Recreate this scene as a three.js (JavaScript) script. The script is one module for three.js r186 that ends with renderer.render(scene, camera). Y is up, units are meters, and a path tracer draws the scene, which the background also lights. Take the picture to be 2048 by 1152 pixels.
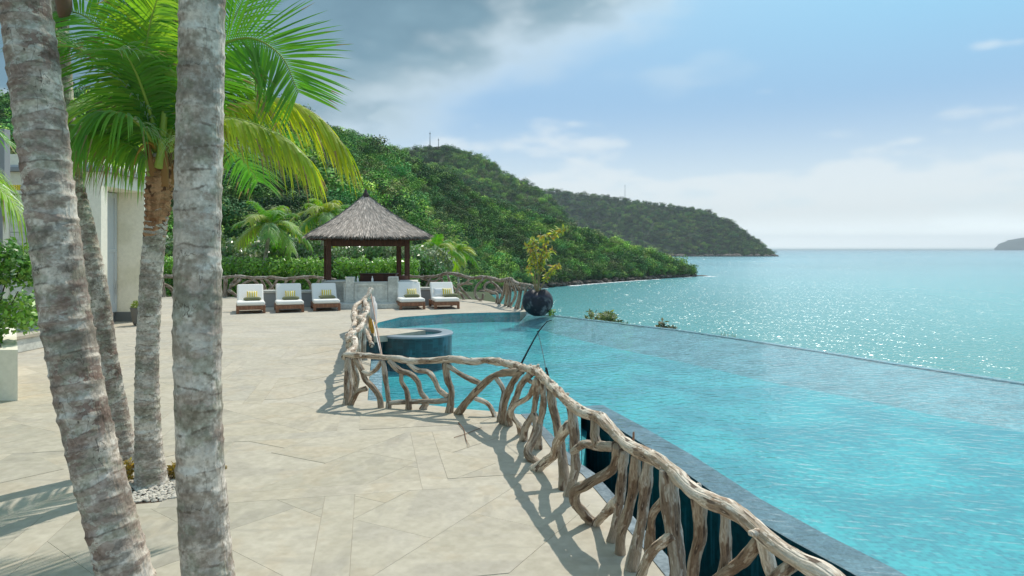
import * as THREE from 'three';
import { mergeGeometries } from 'three/addons/utils/BufferGeometryUtils.js';
import { RoundedBoxGeometry } from 'three/addons/geometries/RoundedBoxGeometry.js';

// ---------------------------------------------------------------- camera, sky, sun, exposure
const scene = new THREE.Scene();
const F = 1384, EYE = 2.3, HORIZON = 498, SEA = -25;
const camera = new THREE.PerspectiveCamera(2 * Math.atan(654 / F) * 180 / Math.PI, 2048 / 1308, 0.1, 90000);
camera.setViewOffset(2048, 1308, 0, 156, 2048, 1152);            // a level lens shifted down, as the level horizon shows
camera.position.set(0, EYE, 0);
camera.lookAt(0, EYE, -10);
const renderer = new THREE.WebGLRenderer({ antialias: true });
renderer.toneMapping = THREE.LinearToneMapping;
renderer.toneMappingExposure = 1.22;
renderer.shadowMap.enabled = true;
scene.fog = new THREE.FogExp2(new THREE.Color(0.84, 0.93, 1.0), 0.00006);

const AZ = 28 * Math.PI / 180, EL = 54 * Math.PI / 180;
const SUN = new THREE.Vector3(Math.sin(AZ) * Math.cos(EL), Math.sin(EL), -Math.cos(AZ) * Math.cos(EL));
const sun = new THREE.DirectionalLight(new THREE.Color(1.0, 0.94, 0.84), 3.1);
sun.position.copy(SUN).multiplyScalar(60);
sun.castShadow = true;
Object.assign(sun.shadow.camera, { left: -40, right: 40, top: 40, bottom: -40, near: 1, far: 150 });
sun.shadow.mapSize.set(4096, 4096);
scene.add(sun, sun.target);

// ---------------------------------------------------------------- numbers
const { sin, cos, tan, abs, min, max, floor, sqrt, PI, atan2, pow, exp, hypot } = Math;
const clamp = (x, a = 0, b = 1) => min(b, max(a, x)), lerp = (a, b, t) => a + (b - a) * t;
const smooth = (a, b, x) => { const t = clamp((x - a) / (b - a)); return t * t * (3 - 2 * t); };
function rng(seed) { let a = seed >>> 0; return () => { a = (a + 0x6D2B79F5) | 0; let t = Math.imul(a ^ (a >>> 15), 1 | a); t = (t + Math.imul(t ^ (t >>> 7), 61 | t)) ^ t; return ((t ^ (t >>> 14)) >>> 0) / 4294967296; }; }
const h3 = (x, y, z) => { let h = Math.imul(x, 374761393) ^ Math.imul(y, 668265263) ^ Math.imul(z, 2147483647 - 1013904223); h = Math.imul(h ^ (h >>> 13), 1274126177); h = Math.imul(h ^ (h >>> 15), 2246822519); return ((h ^ (h >>> 16)) >>> 0) / 4294967296; };
function noise3(x, y, z) {
  const X = floor(x), Y = floor(y), Z = floor(z); x -= X; y -= Y; z -= Z;
  const s = (t) => t * t * (3 - 2 * t), u = s(x), v = s(y), w = s(z);
  return lerp(lerp(lerp(h3(X, Y, Z), h3(X + 1, Y, Z), u), lerp(h3(X, Y + 1, Z), h3(X + 1, Y + 1, Z), u), v),
    lerp(lerp(h3(X, Y, Z + 1), h3(X + 1, Y, Z + 1), u), lerp(h3(X, Y + 1, Z + 1), h3(X + 1, Y + 1, Z + 1), u), v), w) * 2 - 1;
}
const fbm3 = (x, y, z, o = 4) => { let s = 0, a = 0.5; for (let i = 0; i < o; i++) { s += a * noise3(x, y, z); x = x * 2.03 + 7.1; y = y * 2.03 + 3.7; z = z * 2.03 + 1.3; a *= 0.5; } return s; };
function pnoise(x, y, px, py, seed = 0) {                         // periodic 2-D value noise
  const X = floor(x), Y = floor(y), m = (a, b) => ((a % b) + b) % b; x -= X; y -= Y;
  const s = (t) => t * t * t * (t * (t * 6 - 15) + 10), u = s(x), v = s(y), g = (a, b) => h3(m(a, px), m(b, py), seed);
  return lerp(lerp(g(X, Y), g(X + 1, Y), u), lerp(g(X, Y + 1), g(X + 1, Y + 1), u), v) * 2 - 1;
}
const pfbm = (u, v, fx, fy, o = 5, seed = 0, gain = 0.5) => { let s = 0, a = 0.5; for (let i = 0; i < o; i++) { s += a * pnoise(u * fx, v * fy, fx, fy, seed + i * 17); fx *= 2; fy *= 2; a *= gain; } return s; };
const V = (x, y, z) => new THREE.Vector3(x, y, z);
const P = (px, py, D) => V((px - 1024) / F * D, EYE - (py - HORIZON) / F * D, -D);       // where a thing seen at a pixel stands, at a depth
const G = (px, py, y0 = 0) => P(px, py, (EYE - y0) * F / (py - HORIZON));                // where that pixel meets the level y0
const table = (rows, x, k) => { if (x <= rows[0][0]) return rows[0][k]; for (let i = 1; i < rows.length; i++) if (x <= rows[i][0]) { const a = rows[i - 1], b = rows[i]; return lerp(a[k], b[k], (x - a[0]) / (b[0] - a[0])); } return rows[rows.length - 1][k]; };

// ---------------------------------------------------------------- the sky: air and clouds
{
  const W = 2048, H = 1024, data = new Float32Array(W * H * 4), deg = 180 / PI;
  const mix3 = (a, b, t) => [lerp(a[0], b[0], t), lerp(a[1], b[1], t), lerp(a[2], b[2], t)];
  for (let j = 0; j < H; j++) {
    const el = ((j + 0.5) / H - 0.5) * PI;
    for (let i = 0; i < W; i++) {
      const a = ((i + 0.5) / W - 0.5) * 2 * PI, x = cos(a) * cos(el), y = sin(el), z = sin(a) * cos(el);
      const e = max(el, 0) * deg, az = atan2(x, -z) * deg, sd = x * SUN.x + y * SUN.y + z * SUN.z;
      let c = mix3([1.24, 1.35, 1.35], [0.70, 0.79, 0.81], smooth(0.3, 3.2, e)); c = mix3(c, [0.285, 0.47, 0.68], smooth(1.5, 12.5, e));
      c = mix3(c, [0.17, 0.51, 0.75], smooth(9, 22, e) * smooth(-10, 36, az * (abs(az) < 90 ? 1 : 0)));
      c = mix3(c, [0.40, 0.56, 0.76], smooth(22, 80, e));
      const pale = pow(max(sd, 0), 5) * 0.55;                       // the bright air round the sun
      c = mix3(c, [1.05, 1.08, 1.08], pale * smooth(2, 30, e));
      const n1 = fbm3(x * 2.1 + 4, y * 5.5, z * 2.1, 5), n2 = fbm3(x * 6 + 11, y * 14 + 3, z * 6, 5), n3 = fbm3(x * 17, y * 38, z * 17 + 5, 4);
      // a broad shower cloud over the land at the left
      const side = -az + 2.5 + (e - 15) * 1.95 + n1 * 7 + n2 * 6 + n3 * 4, far = smooth(165, 120, abs(az + 50));
      const body = smooth(-7, 10, side) * smooth(2.5, 7, e + n2 * 4) * smooth(75, 35, e + n1 * 20) * far;
      const thick = smooth(-1, 15, side + n2 * 6 + n3 * 3) * smooth(4, 8, e + n2 * 3);
      const lit = clamp(0.5 + n2 * 0.9 + n3 * 0.45);
      let cl = mix3([0.60, 0.70, 0.75], mix3([0.115, 0.215, 0.285], [0.20, 0.33, 0.41], lit), thick);
      cl = mix3(cl, [0.62, 0.72, 0.77], smooth(0.30, 0.46, n2 + n3 * 0.3) * 0.4);
      c = mix3(c, cl, body * 0.96);
      // low fair-weather cumulus along the horizon and thin wisps
      const low = smooth(0.02, 0.34, fbm3(x * 9 + 2, y * 34, z * 9 + 8, 5) + 0.28 - abs(e - 4.2) * 0.075) * smooth(0.2, 3.5, e);
      c = mix3(c, [0.74, 0.79, 0.80], low * 0.55);
      const high = smooth(0.10, 0.46, fbm3(x * 4.2 + 31, y * 12, z * 4.2 + 2, 5)) * smooth(4, 12, e);
      c = mix3(c, [0.58, 0.69, 0.75], high * 0.3);
      if (el < 0) c = mix3([0.62, 0.75, 0.80], [0.10, 0.30, 0.33], smooth(0, -0.12, el));
      const k = (j * W + i) * 4; data[k] = c[0]; data[k + 1] = c[1]; data[k + 2] = c[2]; data[k + 3] = 1;
    }
  }
  const t = new THREE.DataTexture(data, W, H, THREE.RGBAFormat, THREE.FloatType);
  t.mapping = THREE.EquirectangularReflectionMapping; t.magFilter = THREE.LinearFilter; t.needsUpdate = true;
  scene.background = t; scene.environment = t;
}

// ---------------------------------------------------------------- naming
const used = new Map();
function numbered(name) { const n = used.get(name) ?? 0; used.set(name, n + 1); return n ? `${name}_${String(n).padStart(3, '0')}` : name; }
function info(o, label, category, group, kind) {
  if (label) o.userData.label = label;
  if (category) o.userData.category = category;
  if (group) o.userData.group = group;
  if (kind) o.userData.kind = kind;
  return o;
}
function mesh(name, geo, mat, parent = scene) {
  const m = new THREE.Mesh(geo, mat); m.name = parent === scene ? numbered(name) : name;
  m.castShadow = m.receiveShadow = true; parent.add(m); return m;
}
function thing(name, label, category, pos = V(0, 0, 0), turn = 0, group) {
  const g = new THREE.Group(); g.name = numbered(name); g.position.copy(pos); g.rotation.y = turn; scene.add(g);
  return info(g, label, category, group);
}
function copyOf(o, label, pos, turn, scale = 1) {
  const c = o.clone(); c.name = numbered(o.name.replace(/_\d{3}$/, '')); c.userData = { ...o.userData, label };
  c.position.copy(pos); c.rotation.y = turn; c.scale.setScalar(scale); scene.add(c); return c;
}
const structure = (name, geo, mat) => info(mesh(name, geo, mat), null, null, null, 'structure');

// ---------------------------------------------------------------- textures
function tex(w, h, fn, { srgb = true, rx = 1, ry = 1 } = {}) {
  const d = new Uint8Array(w * h * 4);
  for (let j = 0; j < h; j++) for (let i = 0; i < w; i++) {
    const c = fn((i + 0.5) / w, (j + 0.5) / h), k = (j * w + i) * 4;
    d[k] = clamp(c[0], 0, 255); d[k + 1] = clamp(c[1], 0, 255); d[k + 2] = clamp(c[2], 0, 255); d[k + 3] = 255;
  }
  const t = new THREE.DataTexture(d, w, h, THREE.RGBAFormat);
  t.wrapS = t.wrapT = THREE.RepeatWrapping; t.magFilter = THREE.LinearFilter; t.minFilter = THREE.LinearMipmapLinearFilter;
  if (srgb) t.colorSpace = THREE.SRGBColorSpace;
  t.repeat.set(rx, ry); t.needsUpdate = true; return t;
}
const m3 = (a, b, t) => [lerp(a[0], b[0], t), lerp(a[1], b[1], t), lerp(a[2], b[2], t)];
const grey = (v) => [v * 255, v * 255, v * 255];
const std = (o) => new THREE.MeshStandardMaterial({ roughness: 0.8, ...o });
const phys = (o) => new THREE.MeshPhysicalMaterial({ roughness: 0.8, ...o });
const C = (r, g, b) => new THREE.Color().setRGB(r, g, b);

const stoneMap = tex(1024, 1024, (u, v) => {
  const a = pfbm(u, v, 3, 3, 6, 1), b = pfbm(u + pfbm(u, v, 4, 4, 3, 9) * 0.08, v, 5, 14, 5, 23), c = pfbm(u, v, 60, 60, 3, 40), s = pfbm(u, v, 9, 9, 5, 71);
  let k = m3([176, 170, 152], [183, 177, 160], smooth(-0.3, 0.35, a));
  k = m3(k, [163, 158, 145], smooth(0.05, 0.45, b) * 0.5);
  k = m3(k, [181, 169, 146], smooth(0.12, 0.4, s) * 0.4);
  k = m3(k, [144, 140, 128], smooth(0.26, 0.5, pfbm(u, v, 7, 22, 5, 90) + c * 0.2) * 0.3);
  return [k[0] + 1 + c * 14, k[1] - 1 + c * 14, k[2] - 1 + c * 14];
});
const stoneBump = tex(512, 512, (u, v) => grey(0.5 + pfbm(u, v, 10, 10, 5, 5) * 0.4 + pfbm(u, v, 80, 80, 2, 6) * 0.3), { srgb: false });
const plasterMap = tex(512, 512, (u, v) => { const a = pfbm(u, v, 4, 4, 6, 3), b = pfbm(u, v, 40, 40, 3, 8); return m3([226, 219, 196], [238, 231, 211], smooth(-0.3, 0.3, a)).map((x) => x + b * 9); });
const concreteMap = tex(512, 512, (u, v) => { const a = pfbm(u, v, 4, 4, 6, 33), b = pfbm(u, v, 50, 50, 3, 38); return m3([156, 157, 152], [190, 190, 184], smooth(-0.35, 0.35, a)).map((x) => x + b * 18); });
const ringAt = (u, k, seed) => pnoise(u * 3, k * 3.7 + 0.5, 3, 997, seed) * 0.34 + pnoise(u * 11, k * 5.1 + 0.5, 11, 997, seed + 5) * 0.09;
const barkMap = (seed, rust, dark) => tex(512, 2048, (u, v) => {
  const f = pfbm(u, v, 44, 130, 3, seed + 2), w = pfbm(u, v, 14, 44, 4, seed + 8) * 0.035, n = pfbm(u + w, v, 7, 26, 6, seed), big = pfbm(u, v + w * 0.3, 4, 15, 7, seed + 31, 0.62), red = pfbm(u + w, v, 5, 24, 7, seed + 57, 0.62), pat = smooth(-0.15, 0.3, pfbm(u, v, 2, 5, 3, seed + 5));
  let k = m3([164, 153, 138], [208, 197, 182], smooth(-0.35, 0.3, n + f * 0.3));
  k = m3(k, [206, 202, 193], smooth(0.1, 0.34, pfbm(u, v, 8, 26, 6, seed + 77, 0.6) + f * 0.2) * 0.5);
  k = m3(k, [108, 80, 68], smooth(0.10, 0.26, red + f * 0.3) * rust * (0.35 + 0.65 * pat));
  k = m3(k, [78, 72, 64], smooth(0.14, 0.38, big + f * 0.3) * dark * 0.65);
  k = m3(k, [126, 130, 108], smooth(0.12, 0.32, pfbm(u, v, 6, 19, 6, seed + 99, 0.6)) * 0.35);
  const q = v * 22, i = floor(q), r = ringAt(u, i, seed % 50), d = abs(q - i - 0.5 - r);                     // leaf scars
  k = m3(k, [88, 74, 62], smooth(0.10, 0.0, d + f * 0.06) * smooth(-0.1, 0.4, pfbm(u, v, 7, 40, 4, seed + 151)) * 0.5);
  const below = i + 0.5 + r - q; k = m3(k, [128, 108, 97], smooth(0.12, 0.32, pfbm(u, v, 6, 30, 5, seed + 171, 0.6) + f * 0.25 + (below > 0 && below < 0.45 ? 0.12 : -0.2)) * 0.7 * rust);   // rusty matter hangs under the scars
  const cr = abs(pfbm(u, v, 10, 9, 5, seed + 120));
  k = m3(k, [84, 76, 66], smooth(0.02, 0.0, cr) * smooth(0.05, 0.3, pfbm(u, v, 3, 6, 2, seed + 140)) * 0.8);
  return k.map((x) => x + f * 34);
});
const barkBump = tex(512, 1024, (u, v) => grey(0.5 + pfbm(u, v, 12, 30, 5, 4) * 0.5 + pfbm(u, v, 60, 30, 3, 14) * 0.3), { srgb: false });
const driftMap = tex(512, 512, (u, v) => {
  const g = pfbm(u, v, 24, 3, 5, 6), b = pfbm(u, v, 4, 3, 5, 16), f = pfbm(u, v, 64, 64, 2, 26);
  let k = m3([150, 134, 116], [184, 172, 156], smooth(-0.3, 0.32, b + g * 0.4));
  k = m3(k, [116, 92, 72], smooth(0.1, 0.32, pfbm(u, v, 5, 4, 5, 61)) * 0.65);
  k = m3(k, [196, 186, 172], smooth(0.24, 0.38, pfbm(u, v, 18, 18, 3, 66)) * 0.75);
  k = m3(k, [82, 66, 54], smooth(0.3, 0.42, pfbm(u, v, 14, 6, 4, 69)) * 0.8);
  return k.map((x) => x + f * 20 + g * 18);
});
const driftBump = tex(512, 512, (u, v) => grey(0.5 + pfbm(u, v, 26, 4, 5, 106) * 0.6 + pfbm(u, v, 16, 16, 3, 116) * 0.3), { srgb: false });
const woodMap = tex(256, 256, (u, v) => { const g = pfbm(u, v, 30, 2, 5, 36), b = pfbm(u, v, 3, 3, 4, 46); return m3([118, 78, 54], [150, 104, 74], smooth(-0.3, 0.3, g + b * 0.5)); });
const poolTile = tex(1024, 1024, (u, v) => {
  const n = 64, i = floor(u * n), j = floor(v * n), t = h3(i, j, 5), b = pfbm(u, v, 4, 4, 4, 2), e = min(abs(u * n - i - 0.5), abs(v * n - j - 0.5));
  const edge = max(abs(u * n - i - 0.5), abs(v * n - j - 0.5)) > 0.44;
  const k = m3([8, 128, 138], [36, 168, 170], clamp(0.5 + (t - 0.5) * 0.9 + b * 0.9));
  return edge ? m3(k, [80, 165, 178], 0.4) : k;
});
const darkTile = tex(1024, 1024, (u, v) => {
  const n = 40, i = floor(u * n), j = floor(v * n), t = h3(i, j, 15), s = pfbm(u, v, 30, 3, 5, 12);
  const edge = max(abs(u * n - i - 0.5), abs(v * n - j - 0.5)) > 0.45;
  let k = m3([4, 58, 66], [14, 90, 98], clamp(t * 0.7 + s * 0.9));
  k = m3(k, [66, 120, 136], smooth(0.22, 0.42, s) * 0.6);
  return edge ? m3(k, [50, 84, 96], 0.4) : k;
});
const greyTile = tex(512, 512, (u, v) => {
  const n = 24, i = floor(u * n), j = floor(v * n), t = h3(i, j, 25), b = pfbm(u, v, 4, 4, 5, 22), f = pfbm(u, v, 90, 90, 2, 29);
  return m3([92, 104, 108], [126, 138, 142], clamp(0.5 + (t - 0.5) * 0.7 + b * 0.8)).map((x) => x + f * 36);
});
// wind ripples as a height map: many short-crested wave trains, periodic over the tile
function ripples(size, trains, seed, crest = 1) {
  const r = rng(seed), w = trains.map(([k, a]) => { const th = (r() - 0.5) * 2.4 + 0.35; return [Math.round(k * cos(th)), Math.round(k * sin(th)), r() * 6.283, a]; });
  return tex(size, size, (u, v) => {
    const du = pfbm(u, v, 5, 5, 3, seed) * 0.05, dv = pfbm(u, v, 5, 5, 3, seed + 3) * 0.05; let s = 0;
    for (const [kx, ky, p, a] of w) { const q = 0.5 + 0.5 * sin((kx * (v + dv) + ky * (u + du)) * 6.283 + p); s += a * (pow(q, crest) - 0.4); }
    return grey(clamp(0.5 + s * 0.5 + pfbm(u, v, 24, 48, 3, seed + 9) * 0.16));
  }, { srgb: false });
}
const waveTrains = []; { const r = rng(44); for (let i = 0; i < 26; i++) waveTrains.push([8 + r() * r() * 46, 0.16 * (0.5 + r())]); }
const poolBump = ripples(1024, waveTrains, 3, 1.6), seaBump = ripples(1024, waveTrains, 8, 2.2);
poolBump.repeat.set(1 / 3.6, 1 / 3.6); seaBump.repeat.set(1 / 45, 1 / 45);

// ---------------------------------------------------------------- materials
const M = {
  stone: [[1, 1, 1], [0.965, 0.965, 0.96], [1.02, 1.01, 0.995], [0.93, 0.935, 0.935], [1.01, 0.995, 0.965]].map((c) => std({ map: stoneMap, color: C(...c), bumpMap: stoneBump, bumpScale: 0.003, roughness: 0.78 })),
  plaster: std({ map: plasterMap, roughness: 0.9 }), concrete: std({ map: concreteMap, color: C(1.25, 1.23, 1.17), roughness: 0.88, bumpMap: stoneBump, bumpScale: 0.003 }),
  greyTrim: std({ color: C(0.28, 0.29, 0.29) }), doorPaint: std({ color: C(0.52, 0.55, 0.55), roughness: 0.5 }), darkBase: std({ color: C(0.16, 0.17, 0.17) }),
  steel: std({ color: C(0.5, 0.5, 0.5), metalness: 1, roughness: 0.35 }),
  drift: std({ map: driftMap, bumpMap: driftBump, bumpScale: 0.012, roughness: 0.85 }),
  driftPale: std({ map: driftMap, color: C(1.45, 1.45, 1.45), bumpMap: driftBump, bumpScale: 0.012, roughness: 0.9 }),
  driftBrown: std({ map: driftMap, color: C(0.86, 0.78, 0.70), bumpMap: driftBump, bumpScale: 0.012, roughness: 0.7 }),
  driftGrey: std({ map: driftMap, color: C(0.82, 0.85, 0.88), bumpMap: driftBump, bumpScale: 0.012, roughness: 0.9 }),
  wood: std({ map: woodMap, roughness: 0.6 }), darkWood: std({ map: woodMap, color: C(0.32, 0.28, 0.25), roughness: 0.75 }), barWood: std({ map: woodMap, color: C(0.3, 0.2, 0.18), roughness: 0.5 }),
  cushion: phys({ color: C(0.80, 0.77, 0.70), roughness: 0.95, sheen: 0.3, sheenColor: C(1, 1, 1) }), olive: std({ color: C(0.14, 0.15, 0.075), roughness: 0.95 }), offWhite: std({ color: C(0.7, 0.69, 0.66), roughness: 0.9 }),
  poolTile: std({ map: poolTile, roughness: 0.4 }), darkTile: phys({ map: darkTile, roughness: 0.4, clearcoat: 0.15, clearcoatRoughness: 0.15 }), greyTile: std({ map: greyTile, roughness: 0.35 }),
  water: phys({ color: C(0.86, 0.985, 1), transmission: 1, thickness: 0, roughness: 0.02, ior: 1.33, specularIntensity: 0.6, bumpMap: poolBump, bumpScale: 0.016 }),
  sea: phys({ vertexColors: true, roughness: 0.2, ior: 1.33, bumpMap: seaBump, bumpScale: 0.44 }),
  black: std({ color: C(0.015, 0.015, 0.017), roughness: 0.5 }), rust: std({ color: C(0.16, 0.07, 0.03), roughness: 0.8 }),
  yellow: std({ color: C(0.55, 0.45, 0.03), roughness: 0.8 }), soil: std({ color: C(0.09, 0.06, 0.04), roughness: 1 }),
  ground: std({ color: C(0.05, 0.07, 0.025), roughness: 1 }), forestFloor: std({ color: C(0.03, 0.055, 0.018), roughness: 1 }),
  tree: std({ vertexColors: true, roughness: 0.85 }),
  leaf: phys({ vertexColors: true, roughness: 0.94, transmission: 0.65, thickness: 0, clearcoat: 0.35, clearcoatRoughness: 0.35, side: THREE.DoubleSide }),
  gloss: phys({ vertexColors: true, roughness: 0.92, transmission: 0.4, thickness: 0, clearcoat: 0.8, clearcoatRoughness: 0.25, side: THREE.DoubleSide }),
  rock: std({ vertexColors: true, roughness: 0.9 }),
};

// ---------------------------------------------------------------- geometry helpers
const flat = (g) => { const n = g.index ? g.toNonIndexed() : g; if (!n.attributes.uv) n.setAttribute('uv', new THREE.BufferAttribute(new Float32Array(n.attributes.position.count * 2), 2)); for (const k of Object.keys(n.attributes)) if (!['position', 'normal', 'uv', 'color'].includes(k)) n.deleteAttribute(k); return n; };
const join = (list) => mergeGeometries(list.map(flat));
function metreUV(g, s = 1) {                                     // uv in metres, by the way each face points
  const n = flat(g), p = n.attributes.position, q = n.attributes.normal, uv = n.attributes.uv;
  for (let i = 0; i < p.count; i++) {
    const ax = abs(q.getX(i)), ay = abs(q.getY(i)), az = abs(q.getZ(i));
    if (ay >= ax && ay >= az) uv.setXY(i, p.getX(i) * s, p.getZ(i) * s); else if (ax >= az) uv.setXY(i, p.getZ(i) * s, p.getY(i) * s); else uv.setXY(i, p.getX(i) * s, p.getY(i) * s);
  }
  return n;
}
const box = (x0, x1, y0, y1, z0, z1, r = 0.012, s = 0.35) => { const w = x1 - x0, h = y1 - y0, d = z1 - z0, g = new RoundedBoxGeometry(w, h, d, 1, min(r, w / 3, h / 3, d / 3)); g.translate((x0 + x1) / 2, (y0 + y1) / 2, (z0 + z1) / 2); return metreUV(g, s); };
const cyl = (a, b, r0, r1 = r0, n = 8) => { const d = b.clone().sub(a), g = new THREE.CylinderGeometry(r1, r0, d.length(), n); g.translate(0, d.length() / 2, 0); g.applyQuaternion(new THREE.Quaternion().setFromUnitVectors(V(0, 1, 0), d.normalize())); g.translate(a.x, a.y, a.z); return g; };
function shiftUV(g, a, b, swap) { const uv = g.attributes.uv; for (let i = 0; i < uv.count; i++) { const x = uv.getX(i), y = uv.getY(i); uv.setXY(i, (swap ? y : x) + a, (swap ? x : y) + b); } return g; }
// a level sheet from an outline of [X, depth] pairs
function shapeOf(pts) { return new THREE.Shape(pts.map(([x, d]) => new THREE.Vector2(x, d))); }
function sheet(pts, y, s = 1) { const g = new THREE.ShapeGeometry(shapeOf(pts)); g.rotateX(-PI / 2); g.translate(0, y, 0); return metreUV(g, s); }
function slab(pts, y1, y0, s = 1) { const g = new THREE.ExtrudeGeometry(shapeOf(pts), { depth: y1 - y0, bevelEnabled: false }); g.rotateX(-PI / 2); g.translate(0, y0, 0); return metreUV(g, s); }
function ribbon(pts, y0, y1, s = 1) {                            // an upright wall along an open line of [X, depth]
  const pos = [], uv = [], idx = []; let L = 0;
  pts.forEach(([x, d], i) => { if (i) L += hypot(x - pts[i - 1][0], d - pts[i - 1][1]); pos.push(x, y0, -d, x, y1, -d); uv.push(L * s, y0 * s, L * s, y1 * s); if (i) { const k = i * 2; idx.push(k - 2, k, k - 1, k - 1, k, k + 1); } });
  const g = new THREE.BufferGeometry(); g.setAttribute('position', new THREE.Float32BufferAttribute(pos, 3)); g.setAttribute('uv', new THREE.Float32BufferAttribute(uv, 2)); g.setIndex(idx); g.computeVertexNormals(); return g;
}
// a tapering tube of uneven section swept along points
function sweep(pts, rad, { step = 0.03, rs = 12, amp = 0, freq = 8, us = 1, vs = 1, seed = 0, ring = null, uvFull = false } = {}) {
  const curve = new THREE.CatmullRomCurve3(pts, false, 'centripetal'), L = curve.getLength(), n = max(3, Math.ceil(L / step));
  const pos = [], uv = [], idx = []; let T0 = curve.getTangentAt(0), N = abs(T0.y) > 0.9 ? V(1, 0, 0) : V(0, 1, 0); N.sub(T0.clone().multiplyScalar(N.dot(T0))).normalize();
  for (let i = 0; i <= n; i++) {
    const t = i / n, p = curve.getPointAt(t), T = curve.getTangentAt(t); N.sub(T.clone().multiplyScalar(N.dot(T))).normalize();
    const B = T.clone().cross(N), r0 = rad(t, t * L);
    for (let j = 0; j <= rs; j++) {
      const a = j / rs * 2 * PI, d = N.clone().multiplyScalar(cos(a)).addScaledVector(B, sin(a)), q = p.clone().addScaledVector(d, r0);
      let r = r0; if (amp) r *= 1 + amp * fbm3(q.x * freq + seed, q.y * freq, q.z * freq - seed, 3) * 2;
      if (ring) r += ring(t * L, (j % rs) / rs);
      q.copy(p).addScaledVector(d, r); pos.push(q.x, q.y, q.z); uv.push(uvFull ? j / rs : j / rs * r0 * 6.28 * us, t * L * vs);
      if (i && j) { const k = i * (rs + 1) + j, m = k - rs - 1; idx.push(m - 1, k - 1, m, m, k - 1, k); }
    }
  }
  for (const [row, sgn] of [[0, -1], [n, 1]]) {                  // rounded ends
    const p = curve.getPointAt(row / n), T = curve.getTangentAt(row / n), c = pos.length / 3, r = rad(row / n, row / n * L);
    p.addScaledVector(T, sgn * r * 0.35); pos.push(p.x, p.y, p.z); uv.push(0.5 * r * 6.28 * us, row / n * L * vs);
    for (let j = 0; j < rs; j++) { const k = row * (rs + 1) + j; sgn < 0 ? idx.push(c, k, k + 1) : idx.push(c, k + 1, k); }
  }
  const g = new THREE.BufferGeometry(); g.setAttribute('position', new THREE.Float32BufferAttribute(pos, 3)); g.setAttribute('uv', new THREE.Float32BufferAttribute(uv, 2)); g.setIndex(idx); g.computeVertexNormals();
  const nn = g.attributes.normal; for (let i = 0; i <= n; i++) { const a = i * (rs + 1), b = a + rs, v = V(nn.getX(a) + nn.getX(b), nn.getY(a) + nn.getY(b), nn.getZ(a) + nn.getZ(b)).normalize(); nn.setXYZ(a, v.x, v.y, v.z); nn.setXYZ(b, v.x, v.y, v.z); }
  return g;
}
// a soup of leaf-shaped faces
class Leaves {
  constructor() { this.p = []; this.n = []; this.c = []; }
  tri(a, b, c, n, col) { if ((b.x - a.x) * ((c.y - a.y) * n.z - (c.z - a.z) * n.y) + (b.y - a.y) * ((c.z - a.z) * n.x - (c.x - a.x) * n.z) + (b.z - a.z) * ((c.x - a.x) * n.y - (c.y - a.y) * n.x) < 0) [b, c] = [c, b]; for (const v of [a, b, c]) { this.p.push(v.x, v.y, v.z); this.n.push(n.x, n.y, n.z); this.c.push(...col); } }
  leaf(at, dir, side, len, wid, col, soft) {                     // a folded leaf: dir along it, side across it
    const nrm = dir.clone().cross(side).normalize(); if (soft) { if (nrm.dot(soft) < 0) nrm.negate(); nrm.lerp(soft, 0.45).normalize(); }
    const tip = at.clone().addScaledVector(dir, len), mid = at.clone().addScaledVector(dir, len * 0.45);
    const l = mid.clone().addScaledVector(side, wid / 2).addScaledVector(nrm, wid * 0.12), r = mid.clone().addScaledVector(side, -wid / 2).addScaledVector(nrm, wid * 0.12);
    this.tri(at, r, tip, nrm, col); this.tri(at, tip, l, nrm, col);
  }
  build() { const g = new THREE.BufferGeometry(); g.setAttribute('position', new THREE.Float32BufferAttribute(this.p, 3)); g.setAttribute('normal', new THREE.Float32BufferAttribute(this.n, 3)); g.setAttribute('color', new THREE.Float32BufferAttribute(this.c, 3)); g.setAttribute('uv', new THREE.Float32BufferAttribute(new Float32Array(this.p.length / 3 * 2), 2)); return g; }
}
function randomDir(r) { const z = r() * 2 - 1, a = r() * 2 * PI, s = sqrt(1 - z * z); return V(s * cos(a), z, s * sin(a)); }
const jitter = (c, r, k = 0.35) => { const s = 1 + (r() - 0.5) * 2 * k, h = (r() - 0.5) * 0.3; return [c[0] * s * (1 + h), c[1] * s, c[2] * s * (1 - h * 0.6)]; };
// foliage spread through the volume of lobes [x, y, z, rx, ry, rz]
function foliage(lobes, count, size, tones, seed, { shell = 0.55, flat: up = 0.35, slim = 0.5 } = {}) {
  const r = rng(seed), L = new Leaves(), vol = lobes.map((l) => l[3] * l[4] + l[4] * l[5] + l[3] * l[5]), tot = vol.reduce((a, b) => a + b);
  lobes.forEach((l, k) => {
    const tone = tones[k % tones.length];
    for (let i = 0, m = Math.round(count * vol[k] / tot); i < m; i++) {
      const d = randomDir(r), q = shell + (1 - shell) * sqrt(r()), bump = 1 + 0.22 * noise3(d.x * 2.3 + k, d.y * 2.3 + seed, d.z * 2.3);
      const at = V(l[0] + d.x * l[3] * q * bump, l[1] + d.y * l[4] * q * bump, l[2] + d.z * l[5] * q * bump);
      const out = d.clone().lerp(randomDir(r), 0.5); out.y += up * (r() - 0.2); out.normalize();
      const side = out.clone().cross(randomDir(r)).normalize(), dir = side.clone().cross(out).lerp(out, r() * 0.5).normalize(), s = size * (0.6 + r() * 0.8);
      L.leaf(at, dir, side, s, s * slim, jitter(tone, r), d);
    }
  });
  return L.build();
}

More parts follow.
